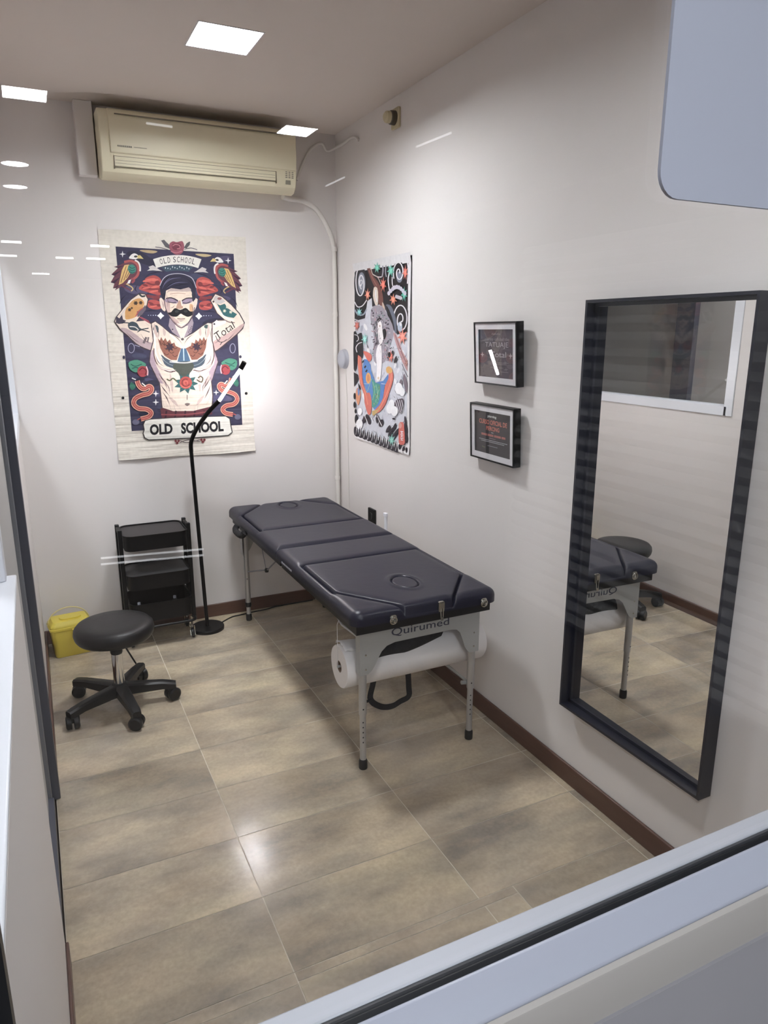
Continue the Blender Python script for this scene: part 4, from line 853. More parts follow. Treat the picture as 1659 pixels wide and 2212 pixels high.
# ------------------------------------------------------------------ framed certificates
def certificate(name, label, cy, cz, w, h, yaw, pitch, roll, art):
    """local frame: u along +y (left in the picture), v up, depth towards the room (-x)"""
    t = thing(name, label, 'picture frame', (0, 0, 0))
    bm = bmn(); e = 0.006; D = 0.034
    for a in ((-w/2, -w/2+e, -h/2, h/2), (w/2-e, w/2, -h/2, h/2)): box(bm, -D, 0, *a)
    for a in ((-h/2, -h/2+e), (h/2-e, h/2)): box(bm, -D, 0, -w/2+e, w/2-e, *a)
    obj('frame', bm, 'blackmet', t, local=True)
    bm = bmn(); mw = 0.023
    for a in ((-w/2+e, -w/2+e+mw, -h/2+e, h/2-e), (w/2-e-mw, w/2-e, -h/2+e, h/2-e)): box(bm, -0.030, -0.0275, *a)
    for a in ((-h/2+e, -h/2+e+mw), (h/2-e-mw, h/2-e)): box(bm, -0.030, -0.0275, -w/2+e+mw, w/2-e-mw, *a)
    obj('mat_board', bm, 'matboard', t, local=True)
    bm = bmn(); box(bm, -0.034+0.0012, -0.0315, -w/2+e, w/2-e, -h/2+e, h/2-e); obj('glass_pane', bm, 'pane2', t, local=True)
    iw, ih = w/2-e-mw+0.003, h/2-e-mw+0.003
    A_ = Art(lambda a, c: (iw-2*iw*a, ih-2*ih*c), lambda u, v, d_: (-0.0245-d_, u, v))
    art(A_)
    obj('certificate', A_.bm, 'print2', t, recalc=False, local=True)
    bm = bmn(); box(bm, -0.020, -0.004, -w/2+e, w/2-e, -h/2+e, h/2-e); obj('backing_board', bm, 'black', t, local=True)
    t.rotation_euler = Matrix.Rotation(yaw, 3, 'Z').to_4x4().to_3x3().__matmul__(Matrix.Rotation(pitch, 3, 'Y')).__matmul__(Matrix.Rotation(roll, 3, 'X')).to_euler()
    R_ = t.rotation_euler.to_matrix()
    far = max((R_ @ Vector((0, sy*w/2, sz*h/2))).x for sy in (-1, 1) for sz in (-1, 1))
    t.location = (XR-0.002-far, cy, cz); OFF[t.name] = Vector(t.location)
    return t
rq = lambda x0, x1, y0, y1: [(x0, y0), (x1, y0), (x1, y1), (x0, y1)]
def art1(A_):
    A_.poly(rq(0, 1, 0, 1), (84, 74, 82))
    r_ = random.Random(9)
    for i in range(60): A_.ell(r_.uniform(0.1, 0.9), r_.uniform(0.08, 0.92), r_.uniform(0.03, 0.09), r_.uniform(0.008, 0.05), r_.choice([(94, 84, 92), (74, 65, 72), (102, 92, 100), (88, 78, 86)]), 10)
    w_ = (186, 178, 184)
    A_.text('diploma', rq(0.38, 0.62, 0.09, 0.13), (160, 150, 156)); A_.text('curso oficial de', rq(0.18, 0.86, 0.18, 0.24), (150, 140, 146)); A_.text('TATUAJE', rq(0.19, 0.84, 0.27, 0.40), (176, 168, 174))
    A_.text('Total', rq(0.34, 0.78, 0.46, 0.57), w_); A_.star(0.10, 0.53, 0.06, w_, 4, 0.3); A_.star(0.90, 0.53, 0.06, w_, 4, 0.3)
    for y_, a, c in ((0.68, 0.3, 0.86), (0.71, 0.3, 0.8), (0.78, 0.34, 0.7), (0.86, 0.62, 0.84)): A_.line([(a, y_), (c, y_)], 0.008, (140, 130, 136), 0)
def art2(A_):
    A_.poly(rq(0, 1, 0, 1), (50, 45, 50)); o_ = (200, 92, 66); w_ = (196, 198, 206)
    A_.text('piercing', rq(0.36, 0.60, 0.09, 0.16), (196, 200, 200), 0.05); A_.text('CURSO OFICIAL DE', rq(0.12, 0.88, 0.20, 0.31), o_, 0.03); A_.text('PIERCING', rq(0.32, 0.68, 0.345, 0.445), o_, 0.03)
    A_.line([(0.46, 0.485), (0.52, 0.485)], 0.012, w_, 0)
    for a, c in ((0.18, 0.34), (0.36, 0.52), (0.54, 0.72), (0.74, 0.84)): A_.poly(rq(a, c, 0.525, 0.575), (176, 84, 74))
    A_.line([(0.40, 0.62), (0.58, 0.62)], 0.012, (150, 120, 130), 0)
    for y_, a, c in ((0.67, 0.12, 0.90), (0.705, 0.18, 0.82)):
        n_ = 22
        for i in range(n_): A_.line([(a+(c-a)*i/n_, y_), (a+(c-a)*(i+0.75)/n_, y_)], 0.014, w_, 0)
    A_.line([(0.36, 0.80), (0.64, 0.80)], 0.012, (150, 150, 160), 0); A_.poly([(0.2, 0.83), (0.3, 0.84), (0.28, 0.87), (0.2, 0.86)], (96, 96, 70))
certificate('framed_certificate', 'upper of the two framed certificates, grey sheet with the lamp reflected in its glass', 2.425, 1.616, 0.312, 0.246, math.radians(-2.45), math.radians(-3.3), 0, art1)
certificate('framed_certificate', 'lower of the two framed certificates, black sheet with orange title', 2.437, 1.295, 0.322, 0.232, math.radians(-1.2), math.radians(-2.5), 0, art2)

# ------------------------------------------------------------------ massage table
TX0, TX1, TY0, TY1, TZ = 0.962, 1.598, 2.232, 4.095, 0.704
FOLD = 3.155
t = thing('massage_table', 'folding massage table with padded navy vinyl top and aluminium legs', 'massage table', (1.28, 3.16, 0))
def pd(px, py, poly):                                   # distance to closed outline
    best = 9
    for (ax, ay), (bx, by) in zip(poly, poly[1:]+poly[:1]):
        dx, dy = bx-ax, by-ay; f = max(0, min(1, ((px-ax)*dx+(py-ay)*dy)/(dx*dx+dy*dy)))
        best = min(best, math.hypot(px-ax-f*dx, py-ay-f*dy))
    return best
def inside(px, py, poly):
    r = False
    for (ax, ay), (bx, by) in zip(poly, poly[1:]+poly[:1]):
        if (ay > py) != (by > py) and px < (bx-ax)*(py-ay)/(by-ay)+ax: r = not r
    return r
hexN = [(0.992, 2.868), (1.568, 2.868), (1.568, 2.47), (1.385, 2.236), (1.175, 2.236), (0.992, 2.49)]
hexF = [(0.992, 3.495), (1.568, 3.495), (1.568, 3.86), (1.385, 4.085), (1.175, 4.085), (0.992, 3.86)]
def cushion(y0, y1, hexp, pc, foldside):
    NX_, NY_ = 190, 270; r = 0.045; hx, hy = (TX1-TX0)/2, (y1-y0)/2; cx, cy = (TX0+TX1)/2, (y0+y1)/2
    V = {}
    for i in range(NX_+1):
        for j in range(NY_+1):
            x, y = TX0+(TX1-TX0)*i/NX_, y0+(y1-y0)*j/NY_
            dx, dy = abs(x-cx)-(hx-r), abs(y-cy)-(hy-r)
            far_corner = (y > cy) != (foldside > 0)      # only the outer corners are rounded
            if dx > 0 and dy > 0 and far_corner and math.hypot(dx, dy) > r:
                k = r/math.hypot(dx, dy); x = cx+math.copysign(hx-r+dx*k, x-cx); y = cy+math.copysign(hy-r+dy*k, y-cy); d_ = 0.0
            elif dx > 0 and dy > 0 and far_corner: d_ = r-math.hypot(dx, dy)
            else: d_ = min(hx-abs(x-cx), hy-abs(y-cy))
            e = 0.040; q = max(0, (e-d_)/e); drop = 0.032*(1-math.sqrt(max(0, 1-q*q)))
            g_ = pd(x, y, hexp); el = math.hypot((x-pc[0])/0.050, (y-pc[1])/0.072); ge = abs(el-1)*0.058
            z = TZ-drop-0.021*math.exp(-(g_/0.0055)**2)-0.005*math.exp(-(g_/0.022)**2)-0.013*math.exp(-(ge/0.0035)**2)+0.003*math.exp(-((el-1.25)/0.2)**2)
            V[i, j] = (x, y, z)
    parts = {'c': bmn(), 'b': bmn(), 'p': bmn()}; vm = {k: {} for k in parts}
    def gv(k, ij):
        if ij not in vm[k]: vm[k][ij] = parts[k].verts.new(V[ij])
        return vm[k][ij]
    for i in range(NX_):
        for j in range(NY_):
            q = [(i, j), (i+1, j), (i+1, j+1), (i, j+1)]
            mx, my = sum(V[a][0] for a in q)/4, sum(V[a][1] for a in q)/4
            k = 'c'
            if inside(mx, my, hexp): k = 'b'
            if math.hypot((mx-pc[0])/0.050, (my-pc[1])/0.072) < 1: k = 'p'
            try: parts[k].faces.new([gv(k, a) for a in q])
            except ValueError: pass
    ring = [(i, 0) for i in range(NX_)]+[(NX_, j) for j in range(NY_)]+[(i, NY_) for i in range(NX_, 0, -1)]+[(0, j) for j in range(NY_, 0, -1)]
    bmc = parts['c']; top = [gv('c', a) for a in ring]; low = [bmc.verts.new((V[a][0], V[a][1], 0.648)) for a in ring]
    n = len(ring)
    for k in range(n):
        try: bmc.faces.new((top[k], low[k], low[(k+1) % n], top[(k+1) % n]))
        except ValueError: pass
    bmc.faces.new(low)
    bmesh.ops.remove_doubles(bmc, verts=bmc.verts, dist=0.00005)
    obj('cushion', parts['c'], 'leather', t, angle=60); obj('backrest', parts['b'], 'leather', t, angle=60, recalc=False); obj('face_plug', parts['p'], 'leather', t, angle=60, recalc=False)
cushion(TY0, FOLD-0.001, hexN, (1.293, 2.466), 1)
cushion(FOLD+0.001, TY1, hexF, (1.293, 3.955), -1)
# wooden sub-frame under the cushions
bm = bmn()
for y0, y1 in ((2.26, FOLD-0.01), (FOLD+0.01, 4.07)):
    for a in ((0.985, 1.003, y0, y1), (1.557, 1.575, y0, y1), (1.003, 1.557, y0, y0+0.018), (1.003, 1.557, y1-0.018, y1)): box(bm, *a, 0.606, 0.648)
obj('under_frame', bm, 'black', t)
# aluminium end plates
plate = [(1.018, 0.648), (1.552, 0.648), (1.552, 0.414), (1.508, 0.414), (1.489, 0.440), (1.475, 0.480), (1.462, 0.513), (1.447, 0.528), (1.422, 0.533), (1.165, 0.530), (1.130, 0.521), (1.108, 0.502), (1.093, 0.476), (1.079, 0.449), (1.066, 0.430), (1.050, 0.418), (1.018, 0.416)]
xz = lambda a, c, d_: (a, d_, c)
for y, s_ in ((2.300, 1), (4.038, -1)):
    bm = bmn(); prism(bm, plate, xz, y-0.0012, y+0.0012)
    for x0, x1 in ((1.016, 1.019), (1.551, 1.554)): box(bm, x0, x1, min(y-0.0012, y+0.04*s_), max(y+0.0012, y+0.04*s_), 0.416, 0.648)
    ep = obj('end_plate', bm, 'alu', t, bevel=0.0006)
    if s_ > 0:
        bm = bmn(); vs, fs = text_geo('Quirumed', 0.004)
        for f in fs: quad_pts = [bm.verts.new((1.150+vs[i][0]*0.258, y-0.0016, 0.552+vs[i][1]*0.037)) for i in f]; bm.faces.new(quad_pts)
        for v in list(bm.verts): pass
        ob = obj('lettering', bm, 'ink', ep, recalc=False); sd = ob.modifiers.new('thickness', 'SOLIDIFY'); sd.thickness = 0.0004
        for x, z in ((1.04, 0.50), (1.04, 0.44), (1.53, 0.50), (1.53, 0.44), (1.04, 0.62), (1.53, 0.62)):
            bm = bmn(); lathe(bm, [(0.004, 0), (0.0035, -0.0015), (0.001, -0.002)], (x, y-0.0012, z), 'y', 12); obj('rivet', bm, 'latch', ep)
# legs
for x, y in ((1.036, 2.322), (1.534, 2.322), (1.040, 4.014), (1.534, 4.014)):
    bm = bmn(); z1 = 0.24 if y < 3 else 0.10
    lathe(bm, [(0.0155, z1), (0.0158, z1+0.004), (0.0158, 0.60)], (x, y, 0), n=20)
    lathe(bm, [(0.0128, 0.01), (0.0128, z1+0.01)], (x, y, 0), n=18)
    for k in range(6): lathe(bm, [(0.0034, 0), (0.001, -0.0006)], (x-0.004, y-0.0124 if k else y-0.0156, 0.10+0.022*k if k else 0.268), 'y', 8, mi=1)
    lg = obj('leg', bm, ['tube', 'gasket'], t)
    bm = bmn(); lathe(bm, [(0.016, 0), (0.0175, 0.004), (0.0175, 0.034), (0.0145, 0.042)], (x, y, 0), n=20); obj('rubber_foot', bm, 'gasket', lg)
    if y > 3:
        bm = bmn(); lathe(bm, [(0.0165, 0.088), (0.018, 0.092), (0.018, 0.112), (0.0165, 0.116)], (x, y, 0), n=20); obj('height_collar', bm, 'gasket', lg)
# folding braces and bracing wires
for x, sg in ((1.045, 1), (1.525, -1)):
    bm = bmn(); tube(bm, [(x+0.02*sg, 2.90, 0.606), (x, 2.545, 0.530), (x-0.004*sg, 2.34, 0.548)], 0.0048, 10); obj('brace', bm, 'tube', t)
    bm = bmn(); tube(bm, [(x+0.02*sg, 3.36, 0.606), (x+0.01*sg, 3.62, 0.44), (x, 3.99, 0.315)], 0.0042, 10); obj('brace', bm, 'midgrey', t)
    bm = bmn(); lathe(bm, [(0.010, -0.010), (0.012, 0), (0.010, 0.010)], (x+0.009*sg, 3.64, 0.43), n=12); obj('brace_joint', bm, 'gasket', t)
    bm = bmn(); tube(bm, [(x+0.009*sg, 3.655, 0.435), (x+0.02*sg, 3.80, 0.606)], 0.0018, 6); obj('bracing_wire', bm, 'midgrey', t)
    bm = bmn(); tube(bm, curve([(x+0.01*sg, 2.98, 0.606), (x+0.012*sg, 2.93, 0.55), (x+0.02*sg, 2.89, 0.53), (x+0.02*sg, 2.80, 0.55), (x+0.015*sg, 2.74, 0.56)], 5), 0.0032, 8); obj('bracing_wire', bm, 'tube', t)
    bm = bmn(); tube(bm, [(x+0.03*sg, 2.93, 0.505), (x+0.012*sg, 2.87, 0.545), (x+0.03*sg, 2.80, 0.585)], 0.0028, 8); obj('bracing_wire', bm, 'midgrey', t)
    bm = bmn(); box(bm, min(x, x+0.03*sg), max(x, x+0.03*sg), 2.73, 2.77, 0.572, 0.606); obj('hinge_block', bm, 'gasket', t, bevel=0.004)
# carry handle and maker's mark on the long side
bm = bmn(); tube(bm, curve([(0.958, 3.86, 0.640), (0.945, 3.85, 0.625), (0.940, 3.80, 0.618), (0.945, 3.72, 0.620), (0.958, 3.70, 0.640)], 6), 0.017, 12); obj('carry_handle', bm, 'fabric', t)
bm = bmn()
for i in range(7): box(bm, 0.9600, 0.9612, 3.052-0.021*i, 3.066-0.021*i, 0.655, 0.663)
obj('maker_mark', bm, 'grey', t)
# suitcase latches on the near end
for x, hz in ((1.122, 0), (1.330, 1), (1.524, 0)):
    bm = bmn()
    if hz:
        prism(bm, rrect(x-0.013, x+0.013, 0.652, 0.694, 0.006), xz, TY0-0.004, TY0+0.004); box(bm, x-0.008, x+0.008, TY0-0.010, TY0-0.004, 0.668, 0.690)
        tube(bm, [(x-0.006, TY0-0.006, 0.668), (x-0.004, TY0-0.008, 0.628), (x+0.004, TY0-0.008, 0.628), (x+0.006, TY0-0.006, 0.668)], 0.0022, 8)
        prism(bm, rrect(x-0.006, x+0.006, 0.618, 0.632, 0.003), xz, TY0-0.010, TY0-0.005)
    else:
        prism(bm, rrect(x-0.014, x+0.014, 0.648, 0.676, 0.010), xz, TY0-0.004, TY0+0.004); tube(bm, [(x+0.014*math.cos(a*PI/6), TY0-0.007, 0.655+0.014*math.sin(a*PI/6)) for a in range(12)], 0.0025, 8, closed=True)
        lathe(bm, [(0.008, -0.004), (0.007, -0.011), (0.001, -0.012)], (x+0.004, TY0, 0.652), 'y', 14)
    obj('latch', bm, 'latch', t)
# brackets that carry the paper roll
for x, x2 in ((0.979, 0.992), (1.636, 1.566)):
    bm = bmn(); tube(bm, [(x2, 2.435, 0.612), (x, 2.435, 0.585), (x, 2.435, 0.405)], 0.0011, 6); obj('roll_hanger', bm, 'paper', t)
bm = bmn(); tube(bm, [(0.977, 2.435, 0.405), (1.638, 2.435, 0.405)], 0.005, 10); obj('roll_rod', bm, 'alu', t)
bm = bmn(); tube(bm, [(1.500, 2.47, 0.292), (1.528, 2.345, 0.262)], 0.005, 8); tube(bm, [(1.502, 2.34, 0.262), (1.53, 2.34, 0.256)], 0.009, 10); obj('leg_strut', bm, 'alu', t)

# paper roll
t = thing('paper_roll', 'wide white couch paper roll hanging under the massage table', 'paper roll', (1.31, 2.435, 0.317))
R = 0.088; n = 56
bm = bmn(); c_ = Vector((0, 2.435, 0.405)); rings = []
for x, k in ((0.985, 0.28), (0.985, 0.97), (0.990, 1.0), (1.3, 1.0), (1.625, 1.0), (1.630, 0.97), (1.630, 0.28)):
    rings.append([bm.verts.new((x, c_.y+R*k*math.cos(2*PI*j/n)*(1+0.012*math.sin(3*2*PI*j/n)), c_.z+R*k*math.sin(2*PI*j/n)*(1+0.012*math.sin(3*2*PI*j/n)))) for j in range(n)])
for A_, B_ in list(zip(rings, rings[1:]))+[(rings[-1], rings[0])]:
    for j in range(n): bm.faces.new((A_[j], A_[(j+1) % n], B_[(j+1) % n], B_[j]))
obj('paper', bm, 'paper', t)
bm = bmn(); lathe(bm, [(0.0235, 0.9855), (0.0235, 1.6295), (0.020, 1.6295), (0.020, 0.9855), (0.0235, 0.9855)], (0, 2.435, 0.405), 'x', 24, caps=False); obj('cardboard_core', bm, 'cardboard', t)
bm = bmn(); g = []                                  # loose crumpled outer sheet at the left end
for i in range(9):
    a = math.radians(60+8*i); g.append([bm.verts.new((0.990+0.085*j/6, 2.435+math.cos(a)*(R+0.006+0.012*math.sin(i*1.9+j*1.3)*(1-j/7)), 0.405+math.sin(a)*(R+0.006+0.012*abs(math.sin(i*1.3+j))*(1-j/7)))) for j in range(7)])
for i in range(8):
    for j in range(6): bm.faces.new((g[i][j], g[i+1][j], g[i+1][j+1], g[i][j+1]))
ls = obj('loose_sheet', bm, 'paper', t, angle=80); sd = ls.modifiers.new('thickness', 'SOLIDIFY'); sd.thickness = 0.001

# black bag hanging under the table
t = thing('carry_bag', 'black fabric bag stuffed above the paper roll with its strap hanging down', 'bag', (1.28, 2.5, 0.06))
bm = bmn(); g = []
NU, NV = 26, 12
for i in range(NU+1):
    fx = i/NU; e_ = max(0.05, math.sin(PI*(0.03+0.94*fx)))**0.5
    a0 = 27+4*math.sin(fx*7)*(1-fx)+24*max(0, (fx-0.4)/0.5)+30*max(0, (fx-0.9)/0.1); a1 = 150
    x = 1.092+0.371*fx; inner, outer = [], []
    for j in range(NV+1):
        f = j/NV; a = math.radians(a0+(a1-a0)*f); r0 = 0.0905
        r1 = r0+0.004+(0.050*e_)*math.sin(PI*min(1, f*0.9+0.06))**0.8+0.004*math.sin(9*fx+7*f)
        inner.append((x, 2.435-math.cos(a)*r0, 0.405+math.sin(a)*r0)); outer.append((x, 2.435-math.cos(a)*r1, min(0.603, 0.405+math.sin(a)*r1*1.06)))
    g.append([bm.verts.new(p) for p in inner+outer[::-1]])
nn = len(g[0])
for i in range(NU):
    for j in range(nn): bm.faces.new((g[i][j], g[i+1][j], g[i+1][(j+1) % nn], g[i][(j+1) % nn]))
bm.faces.new(g[0]); bm.faces.new(g[-1][::-1])
obj('pouch', bm, 'fabric', t, angle=80)
def ribbon(pts, w, axis=Vector((0, 1, 0)), th=0.0025, flat=False):
    b_ = bmn(); pts = curve(pts, 6); k = len(pts); pr = None
    for i, p in enumerate(pts):
        tg = (pts[min(k-1, i+1)]-pts[max(0, i-1)]).normalized(); nn = tg.cross(axis).normalized(); ax = axis.normalized()
        r_ = [b_.verts.new(p+ax*s1*w/2+nn*s2*th/2) for s1, s2 in ((-1, -1), (1, -1), (1, 1), (-1, 1))] if not flat else [b_.verts.new(p+nn*s1*w/2+ax*s2*th/2) for s1, s2 in ((-1, -1), (1, -1), (1, 1), (-1, 1))]
        if pr:
            for q in range(4): b_.faces.new((pr[q], pr[(q+1) % 4], r_[(q+1) % 4], r_[q]))
        else: b_.faces.new(r_)
        pr = r_
    b_.faces.new(pr[::-1]); return b_
obj('strap', ribbon([(1.245, 2.535, 0.46), (1.225, 2.57, 0.34), (1.210, 2.60, 0.20), (1.198, 2.60, 0.128), (1.245, 2.60, 0.082), (1.300, 2.60, 0.068), (1.345, 2.60, 0.082), (1.388, 2.60, 0.098), (1.388, 2.60, 0.15), (1.378, 2.59, 0.26), (1.355, 2.535, 0.46)], 0.027, Vector((0.0, 1, 0.0)), flat=True), 'fabric', t)
bm = bmn(); tube(bm, curve([(1.200, 2.60, 0.128), (1.185, 2.60, 0.122), (1.170, 2.60, 0.124)], 4), 0.006, 8); obj('strap_end', bm, 'fabric', t)

# ------------------------------------------------------------------ stool
sx, sy = 0.222, 3.27
t = thing('rolling_stool', 'low black round stool on a five-star castor base in front of the trolley', 'stool', (sx, sy, 0))
bm = bmn(); lathe(bm, [(0.150, 0.346), (0.163, 0.350), (0.171, 0.362), (0.175, 0.380), (0.172, 0.400), (0.160, 0.414), (0.135, 0.421), (0.09, 0.424), (0.001, 0.425)], (sx, sy, 0), n=72); obj('seat', bm, 'stoolv', t, angle=60)
bm = bmn(); lathe(bm, [(0.06, 0.338), (0.09, 0.346)], (sx, sy, 0), n=32); lathe(bm, [(0.023, 0.262), (0.027, 0.272), (0.027, 0.30), (0.020, 0.338)], (sx, sy, 0), n=28); obj('seat_mount', bm, 'black', t)
bm = bmn(); lathe(bm, [(0.0245, 0.10), (0.0245, 0.272)], (sx, sy, 0), n=28); obj('gas_column', bm, 'chrome', t)
bm = bmn(); tube(bm, [(sx+0.015, sy+0.01, 0.335), (sx+0.032, sy+0.03, 0.30), (sx+0.085, sy+0.06, 0.17)], 0.004, 8); obj('height_lever', bm, 'black', t)
bm = bmn(); lathe(bm, [(0.034, 0.066), (0.040, 0.072), (0.040, 0.105), (0.030, 0.120), (0.026, 0.122)], (sx, sy, 0), n=28); obj('base_hub', bm, 'black', t)
angs = [209, 279, 350, 62, 133]; rad = [0.245, 0.245, 0.232, 0.25, 0.25]
for a, rr in zip(angs, rad):
    a = math.radians(a); dx, dy = math.cos(a), math.sin(a); px, py = -dy, dx
    bm = bmn(); secs = []
    for f, w_, zt, hh in ((0.028, 0.028, 0.114, 0.050), (0.10, 0.026, 0.109, 0.044), (0.19, 0.022, 0.102, 0.036), (rr-0.005, 0.022, 0.094, 0.034), (rr+0.018, 0.019, 0.088, 0.030)):
        secs.append([bm.verts.new((sx+dx*f+px*u, sy+dy*f+py*u, z)) for u, z in ((-w_, zt-hh), (-w_, zt-0.007), (-w_*0.6, zt), (w_*0.6, zt), (w_, zt-0.007), (w_, zt-hh))])
    for A_, B_ in zip(secs, secs[1:]):
        for j in range(6): bm.faces.new((A_[j], A_[(j+1) % 6], B_[(j+1) % 6], B_[j]))
    bm.faces.new(secs[0]); bm.faces.new(secs[-1][::-1])
    lg = obj('base_leg', bm, 'black', t)
    ca = a+random.uniform(0.4, 1.2); c_, s_ = math.cos(ca), math.sin(ca); bm = bmn(); cx, cy = sx+dx*rr, sy+dy*rr
    for k in (-1, 1):
        n = 24; P = []
        for w_, r_ in ((0.004, 0.026), (0.006, 0.031), (0.024, 0.031), (0.029, 0.024)):
            P.append([bm.verts.new((cx-s_*k*w_+c_*r_*math.cos(2*PI*j/n), cy+c_*k*w_+s_*r_*math.cos(2*PI*j/n), 0.0315+r_*math.sin(2*PI*j/n))) for j in range(n)])
        for A_, B_ in zip(P, P[1:]):
            for j in range(n): bm.faces.new((A_[j], A_[(j+1) % n], B_[(j+1) % n], B_[j]))
        bm.faces.new(P[0]); bm.faces.new(P[-1])
    lathe(bm, [(0.014, 0.032), (0.020, 0.054), (0.012, 0.066)], (cx, cy, 0), n=14)
    obj('castor', bm, 'black', lg)

# ------------------------------------------------------------------ trolley
tx0, tx1, ty0, ty1 = 0.354, 0.684, 3.850, 4.110
t = thing('utility_trolley', 'black three-tier utility trolley on castors against the back wall', 'trolley', ((tx0+tx1)/2, (ty0+ty1)/2, 0))
def tray(z0, z1, lid):
    bm = bmn(); o = rrect(tx0, tx1, ty0, ty1, 0.045, 8); i_ = rrect(tx0+0.004, tx1-0.004, ty0+0.004, ty1-0.004, 0.041, 8); n = len(o)
    rim = rrect(tx0-0.003, tx1+0.003, ty0-0.003, ty1+0.003, 0.048, 8)
    L = [[bm.verts.new((x, y, z)) for x, y in ring_] for ring_, z in ((o, z0), (o, z1-0.004), (rim, z1-0.003), (rim, z1), (i_, z1), (i_, z0+0.004))]
    for A_, B_ in zip(L, L[1:]):
        for j in range(n): bm.faces.new((A_[j], A_[(j+1) % n], B_[(j+1) % n], B_[j]))
    bm.faces.new(L[0]); bm.faces.new(L[-1])
    tr = obj('tray', bm, 'blackmet', t)
    if lid:
        bm = bmn(); prism(bm, rrect(tx0+0.006, tx1-0.006, ty0+0.006, ty1-0.006, 0.040, 8), lambda a, c, d_: (a, c, d_), z1-0.012, z1-0.006); obj('tray_board', bm, mat('tray_board_'+str(z0), lid, 0.5, var=0.15, scale=12), tr)
tray(0.566, 0.650, (42, 38, 39)); tray(0.345, 0.427, (50, 50, 52)); tray(0.160, 0.264, None)
for x, s_ in ((tx0-0.0145, -1), (tx1+0.0145, 1)):
    bm = bmn(); box(bm, x-0.011, x+0.011, 3.910, 3.935, 0.118, 0.674); box(bm, x-0.011, x+0.011, 4.035, 4.060, 0.118, 0.674); box(bm, x-0.008, x+0.008, 3.935, 4.035, 0.645, 0.667)
    obj('upright', bm, 'blackmet', t, bevel=0.003)
bm = bmn(); tube(bm, [(a, c, 0.126) for a, c in rrect(tx0-0.014, tx1+0.014, ty0+0.002, ty1-0.002, 0.03, 5)], 0.0075, 10, closed=True); obj('base_rail', bm, 'blackmet', t)
for x in (tx0+0.0, tx1-0.0):
    for y in (3.915, 4.085):
        bm = bmn(); lathe(bm, [(0.018, -0.009), (0.024, -0.007), (0.024, 0.007), (0.018, 0.009)], (x, y, 0.0245), 'x', 24)
        c_ = obj('castor', bm, 'gasket', t)
        bm = bmn(); tube(bm, [(x, y+0.012, 0.126), (x, y+0.012, 0.07), (x, y+0.004, 0.055)], 0.006, 8); prism(bm, [(y-0.012, 0.015), (y+0.002, 0.012), (y+0.018, 0.035), (y+0.022, 0.06), (y, 0.062), (y+0.004, 0.040)], lambda a, c, d_: (d_, a, c), x+0.010, x+0.014); prism(bm, [(y-0.012, 0.015), (y+0.002, 0.012), (y+0.018, 0.035), (y+0.022, 0.06), (y, 0.062), (y+0.004, 0.040)], lambda a, c, d_: (d_, a, c), x-0.014, x-0.010)
        obj('castor_fork', bm, 'latch', c_)

# made-up bottles, their pale caps standing in for glints in the lowest tray
for x, y, s in ((0.405, 3.905, 'left'), (0.60, 3.93, 'right')):
    t = thing('glint_bottle', 'made-up dark stub, its pale cap standing in for a glint, at the %s of the lowest trolley tray' % s, 'glint_bottle', (x, y, 0.1645), 'made-up glint bottles in the lowest trolley tray')
    bm = bmn(); lathe(bm, [(0.012, 0.1645), (0.013, 0.168), (0.013, 0.235), (0.008, 0.245), (0.001, 0.246)], (x, y, 0), n=24); obj('body', bm, 'black', t)
    bm = bmn(); lathe(bm, [(0.0085, 0.246), (0.0085, 0.258), (0.007, 0.260), (0.001, 0.260)], (x, y, 0), n=20); obj('cap', bm, 'grey', t)

# ------------------------------------------------------------------ floor lamp
lx, ly = 0.784, 3.99
t = thing('floor_lamp', 'slim black floor lamp with a bent neck and lit LED tube', 'floor lamp', (lx, ly, 0))
bm = bmn(); lathe(bm, [(0.094, 0), (0.095, 0.004), (0.095, 0.016), (0.092, 0.020), (0.001, 0.021)], (lx, ly, 0), n=56); obj('base', bm, 'blackmet', t)
bm = bmn(); E1, E2, E3 = at_y(474, 865, 3.80), at_y(520, 797, 3.705), at_y(528, 782, 3.69)
pole_top = at_y(413, 975, 3.985)
tube(bm, [(lx, ly, 0.02), (lx-0.004, ly, 0.12), pole_top], 0.0105, 14); obj('pole', bm, 'blackmet', t)
bm = bmn(); tube(bm, curve([pole_top, at_y(413, 955, 3.97), at_y(424, 928, 3.93), at_y(448, 893, 3.85), E1], 7), 0.0115, 14); obj('gooseneck', bm, 'blackmet', t)
bm = bmn(); tube(bm, [E1, E2], 0.0075, 16); obj('led_tube', bm, 'led', t)
bm = bmn(); tube(bm, [E2, E3], 0.0125, 16); obj('end_cap', bm, 'blackmet', t)
bm = bmn()
fl = [at_z(u, v, 0.005) for u, v in ((478, 1345), (500, 1333), (520, 1328), (545, 1322), (575, 1316), (595, 1308), (604, 1298))]
fl = [Vector((min(p.x, 1.6), min(p.y, 4.145), 0.005)) for p in fl]+[Vector((1.25, 4.145, 0.006)), Vector((1.5, 4.145, 0.006))]
tube(bm, curve(fl, 6), 0.004, 8); tag(obj('lamp_cord', bm, 'black'), 'thin black cord lying on the floor from lamp base to under the table', 'cord')

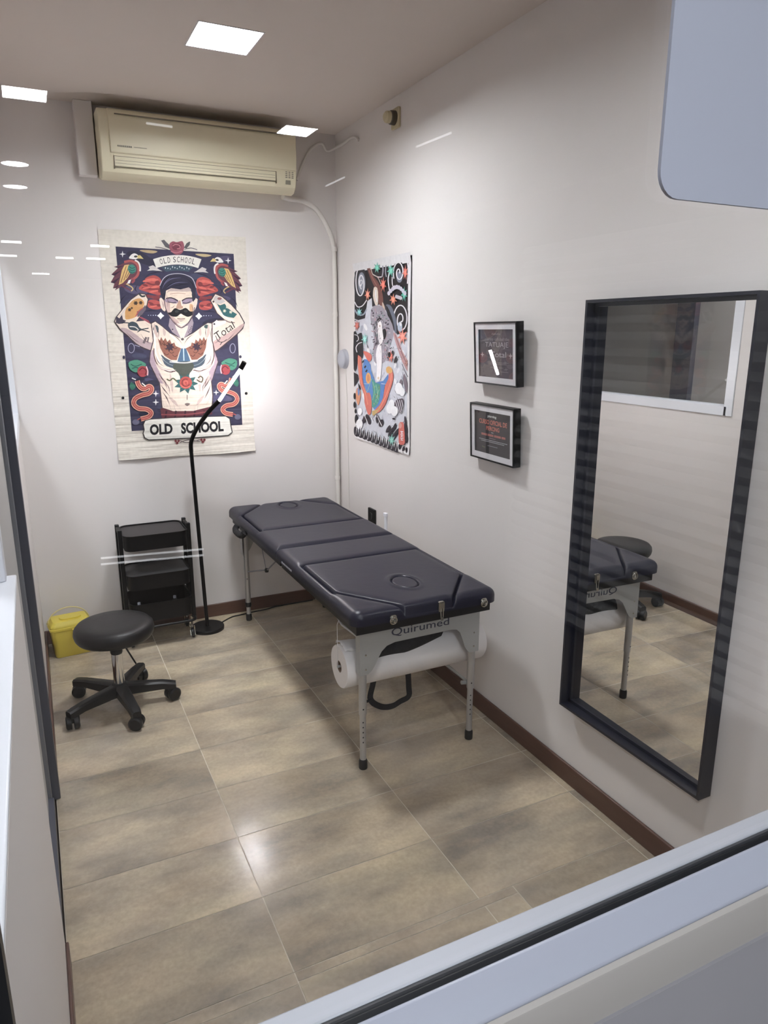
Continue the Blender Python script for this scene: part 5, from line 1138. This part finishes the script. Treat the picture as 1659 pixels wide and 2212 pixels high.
# ------------------------------------------------------------------ yellow container
t = thing('sharps_container', 'yellow plastic lidded container on the floor in the back left corner', 'container', (0.05, 4.01, 0))
bm = bmn(); ca, sa = math.cos(math.radians(6)), math.sin(math.radians(6))
yw, yd = 0.092, 0.062; yc = (0.050, 4.010)
def rot(p): return (yc[0]+p[0]*ca-p[1]*sa, yc[1]+p[0]*sa+p[1]*ca)
secs = []
for z, k in ((0.0, 0.94), (0.004, 0.97), (0.15, 1.09), (0.154, 1.16), (0.165, 1.17), (0.168, 1.10)):
    secs.append([bm.verts.new((*rot((x*k, y*k)), z)) for x, y in rrect(-yw, yw, -yd, yd, 0.018, 5)])
for A_, B_ in zip(secs, secs[1:]):
    n = len(A_)
    for j in range(n): bm.faces.new((A_[j], A_[(j+1) % n], B_[(j+1) % n], B_[j]))
bm.faces.new(secs[0]); bm.faces.new(secs[-1])
obj('tub', bm, 'yellow', t)
bm = bmn(); secs = []
for z, k in ((0.165, 1.13), (0.176, 1.13), (0.184, 1.07), (0.196, 0.98), (0.200, 0.94)):
    secs.append([bm.verts.new((*rot((x*k, y*k)), z)) for x, y in rrect(-yw, yw, -yd, yd, 0.018, 5)])
for A_, B_ in zip(secs, secs[1:]):
    n = len(A_)
    for j in range(n): bm.faces.new((A_[j], A_[(j+1) % n], B_[(j+1) % n], B_[j]))
bm.faces.new(secs[0]); bm.faces.new(secs[-1])
prism(bm, [rot(p) for p in rrect(-0.05, 0.06, -0.04, 0.03, 0.03, 8)], lambda a, c, d_: (a, c, d_), 0.198, 0.209)
box(bm, 0.060, 0.068, 3.930, 3.945, 0.120, 0.155)
obj('lid', bm, 'yellow', t, bevel=0.001)
bm = bmn(); tube(bm, [(*rot((0.104*math.cos(PI*k/18), 0.02)), 0.165+0.085*math.sin(PI*k/18)) for k in range(19)], 0.0032, 8); obj('handle', bm, 'yelloww', t)

# ------------------------------------------------------------------ world and colour
W = bpy.data.worlds.new('world'); S.world = W; W.use_nodes = True
bg = W.node_tree.nodes['Background']; bg.inputs[0].default_value = (0.8, 0.85, 1, 1); bg.inputs[1].default_value = 0.005
S.view_settings.view_transform = 'Standard'; S.view_settings.look = 'None'; S.view_settings.gamma = 1; S.view_settings.use_curve_mapping = False
S.view_settings.exposure = 0.38
try:
    S.cycles.use_denoising = True; S.cycles.max_bounces = 10; S.cycles.diffuse_bounces = 5; S.cycles.glossy_bounces = 5; S.cycles.transparent_max_bounces = 12
    S.cycles.sample_clamp_indirect = 6.0; S.cycles.caustics_reflective = False; S.cycles.caustics_refractive = False
except Exception: pass
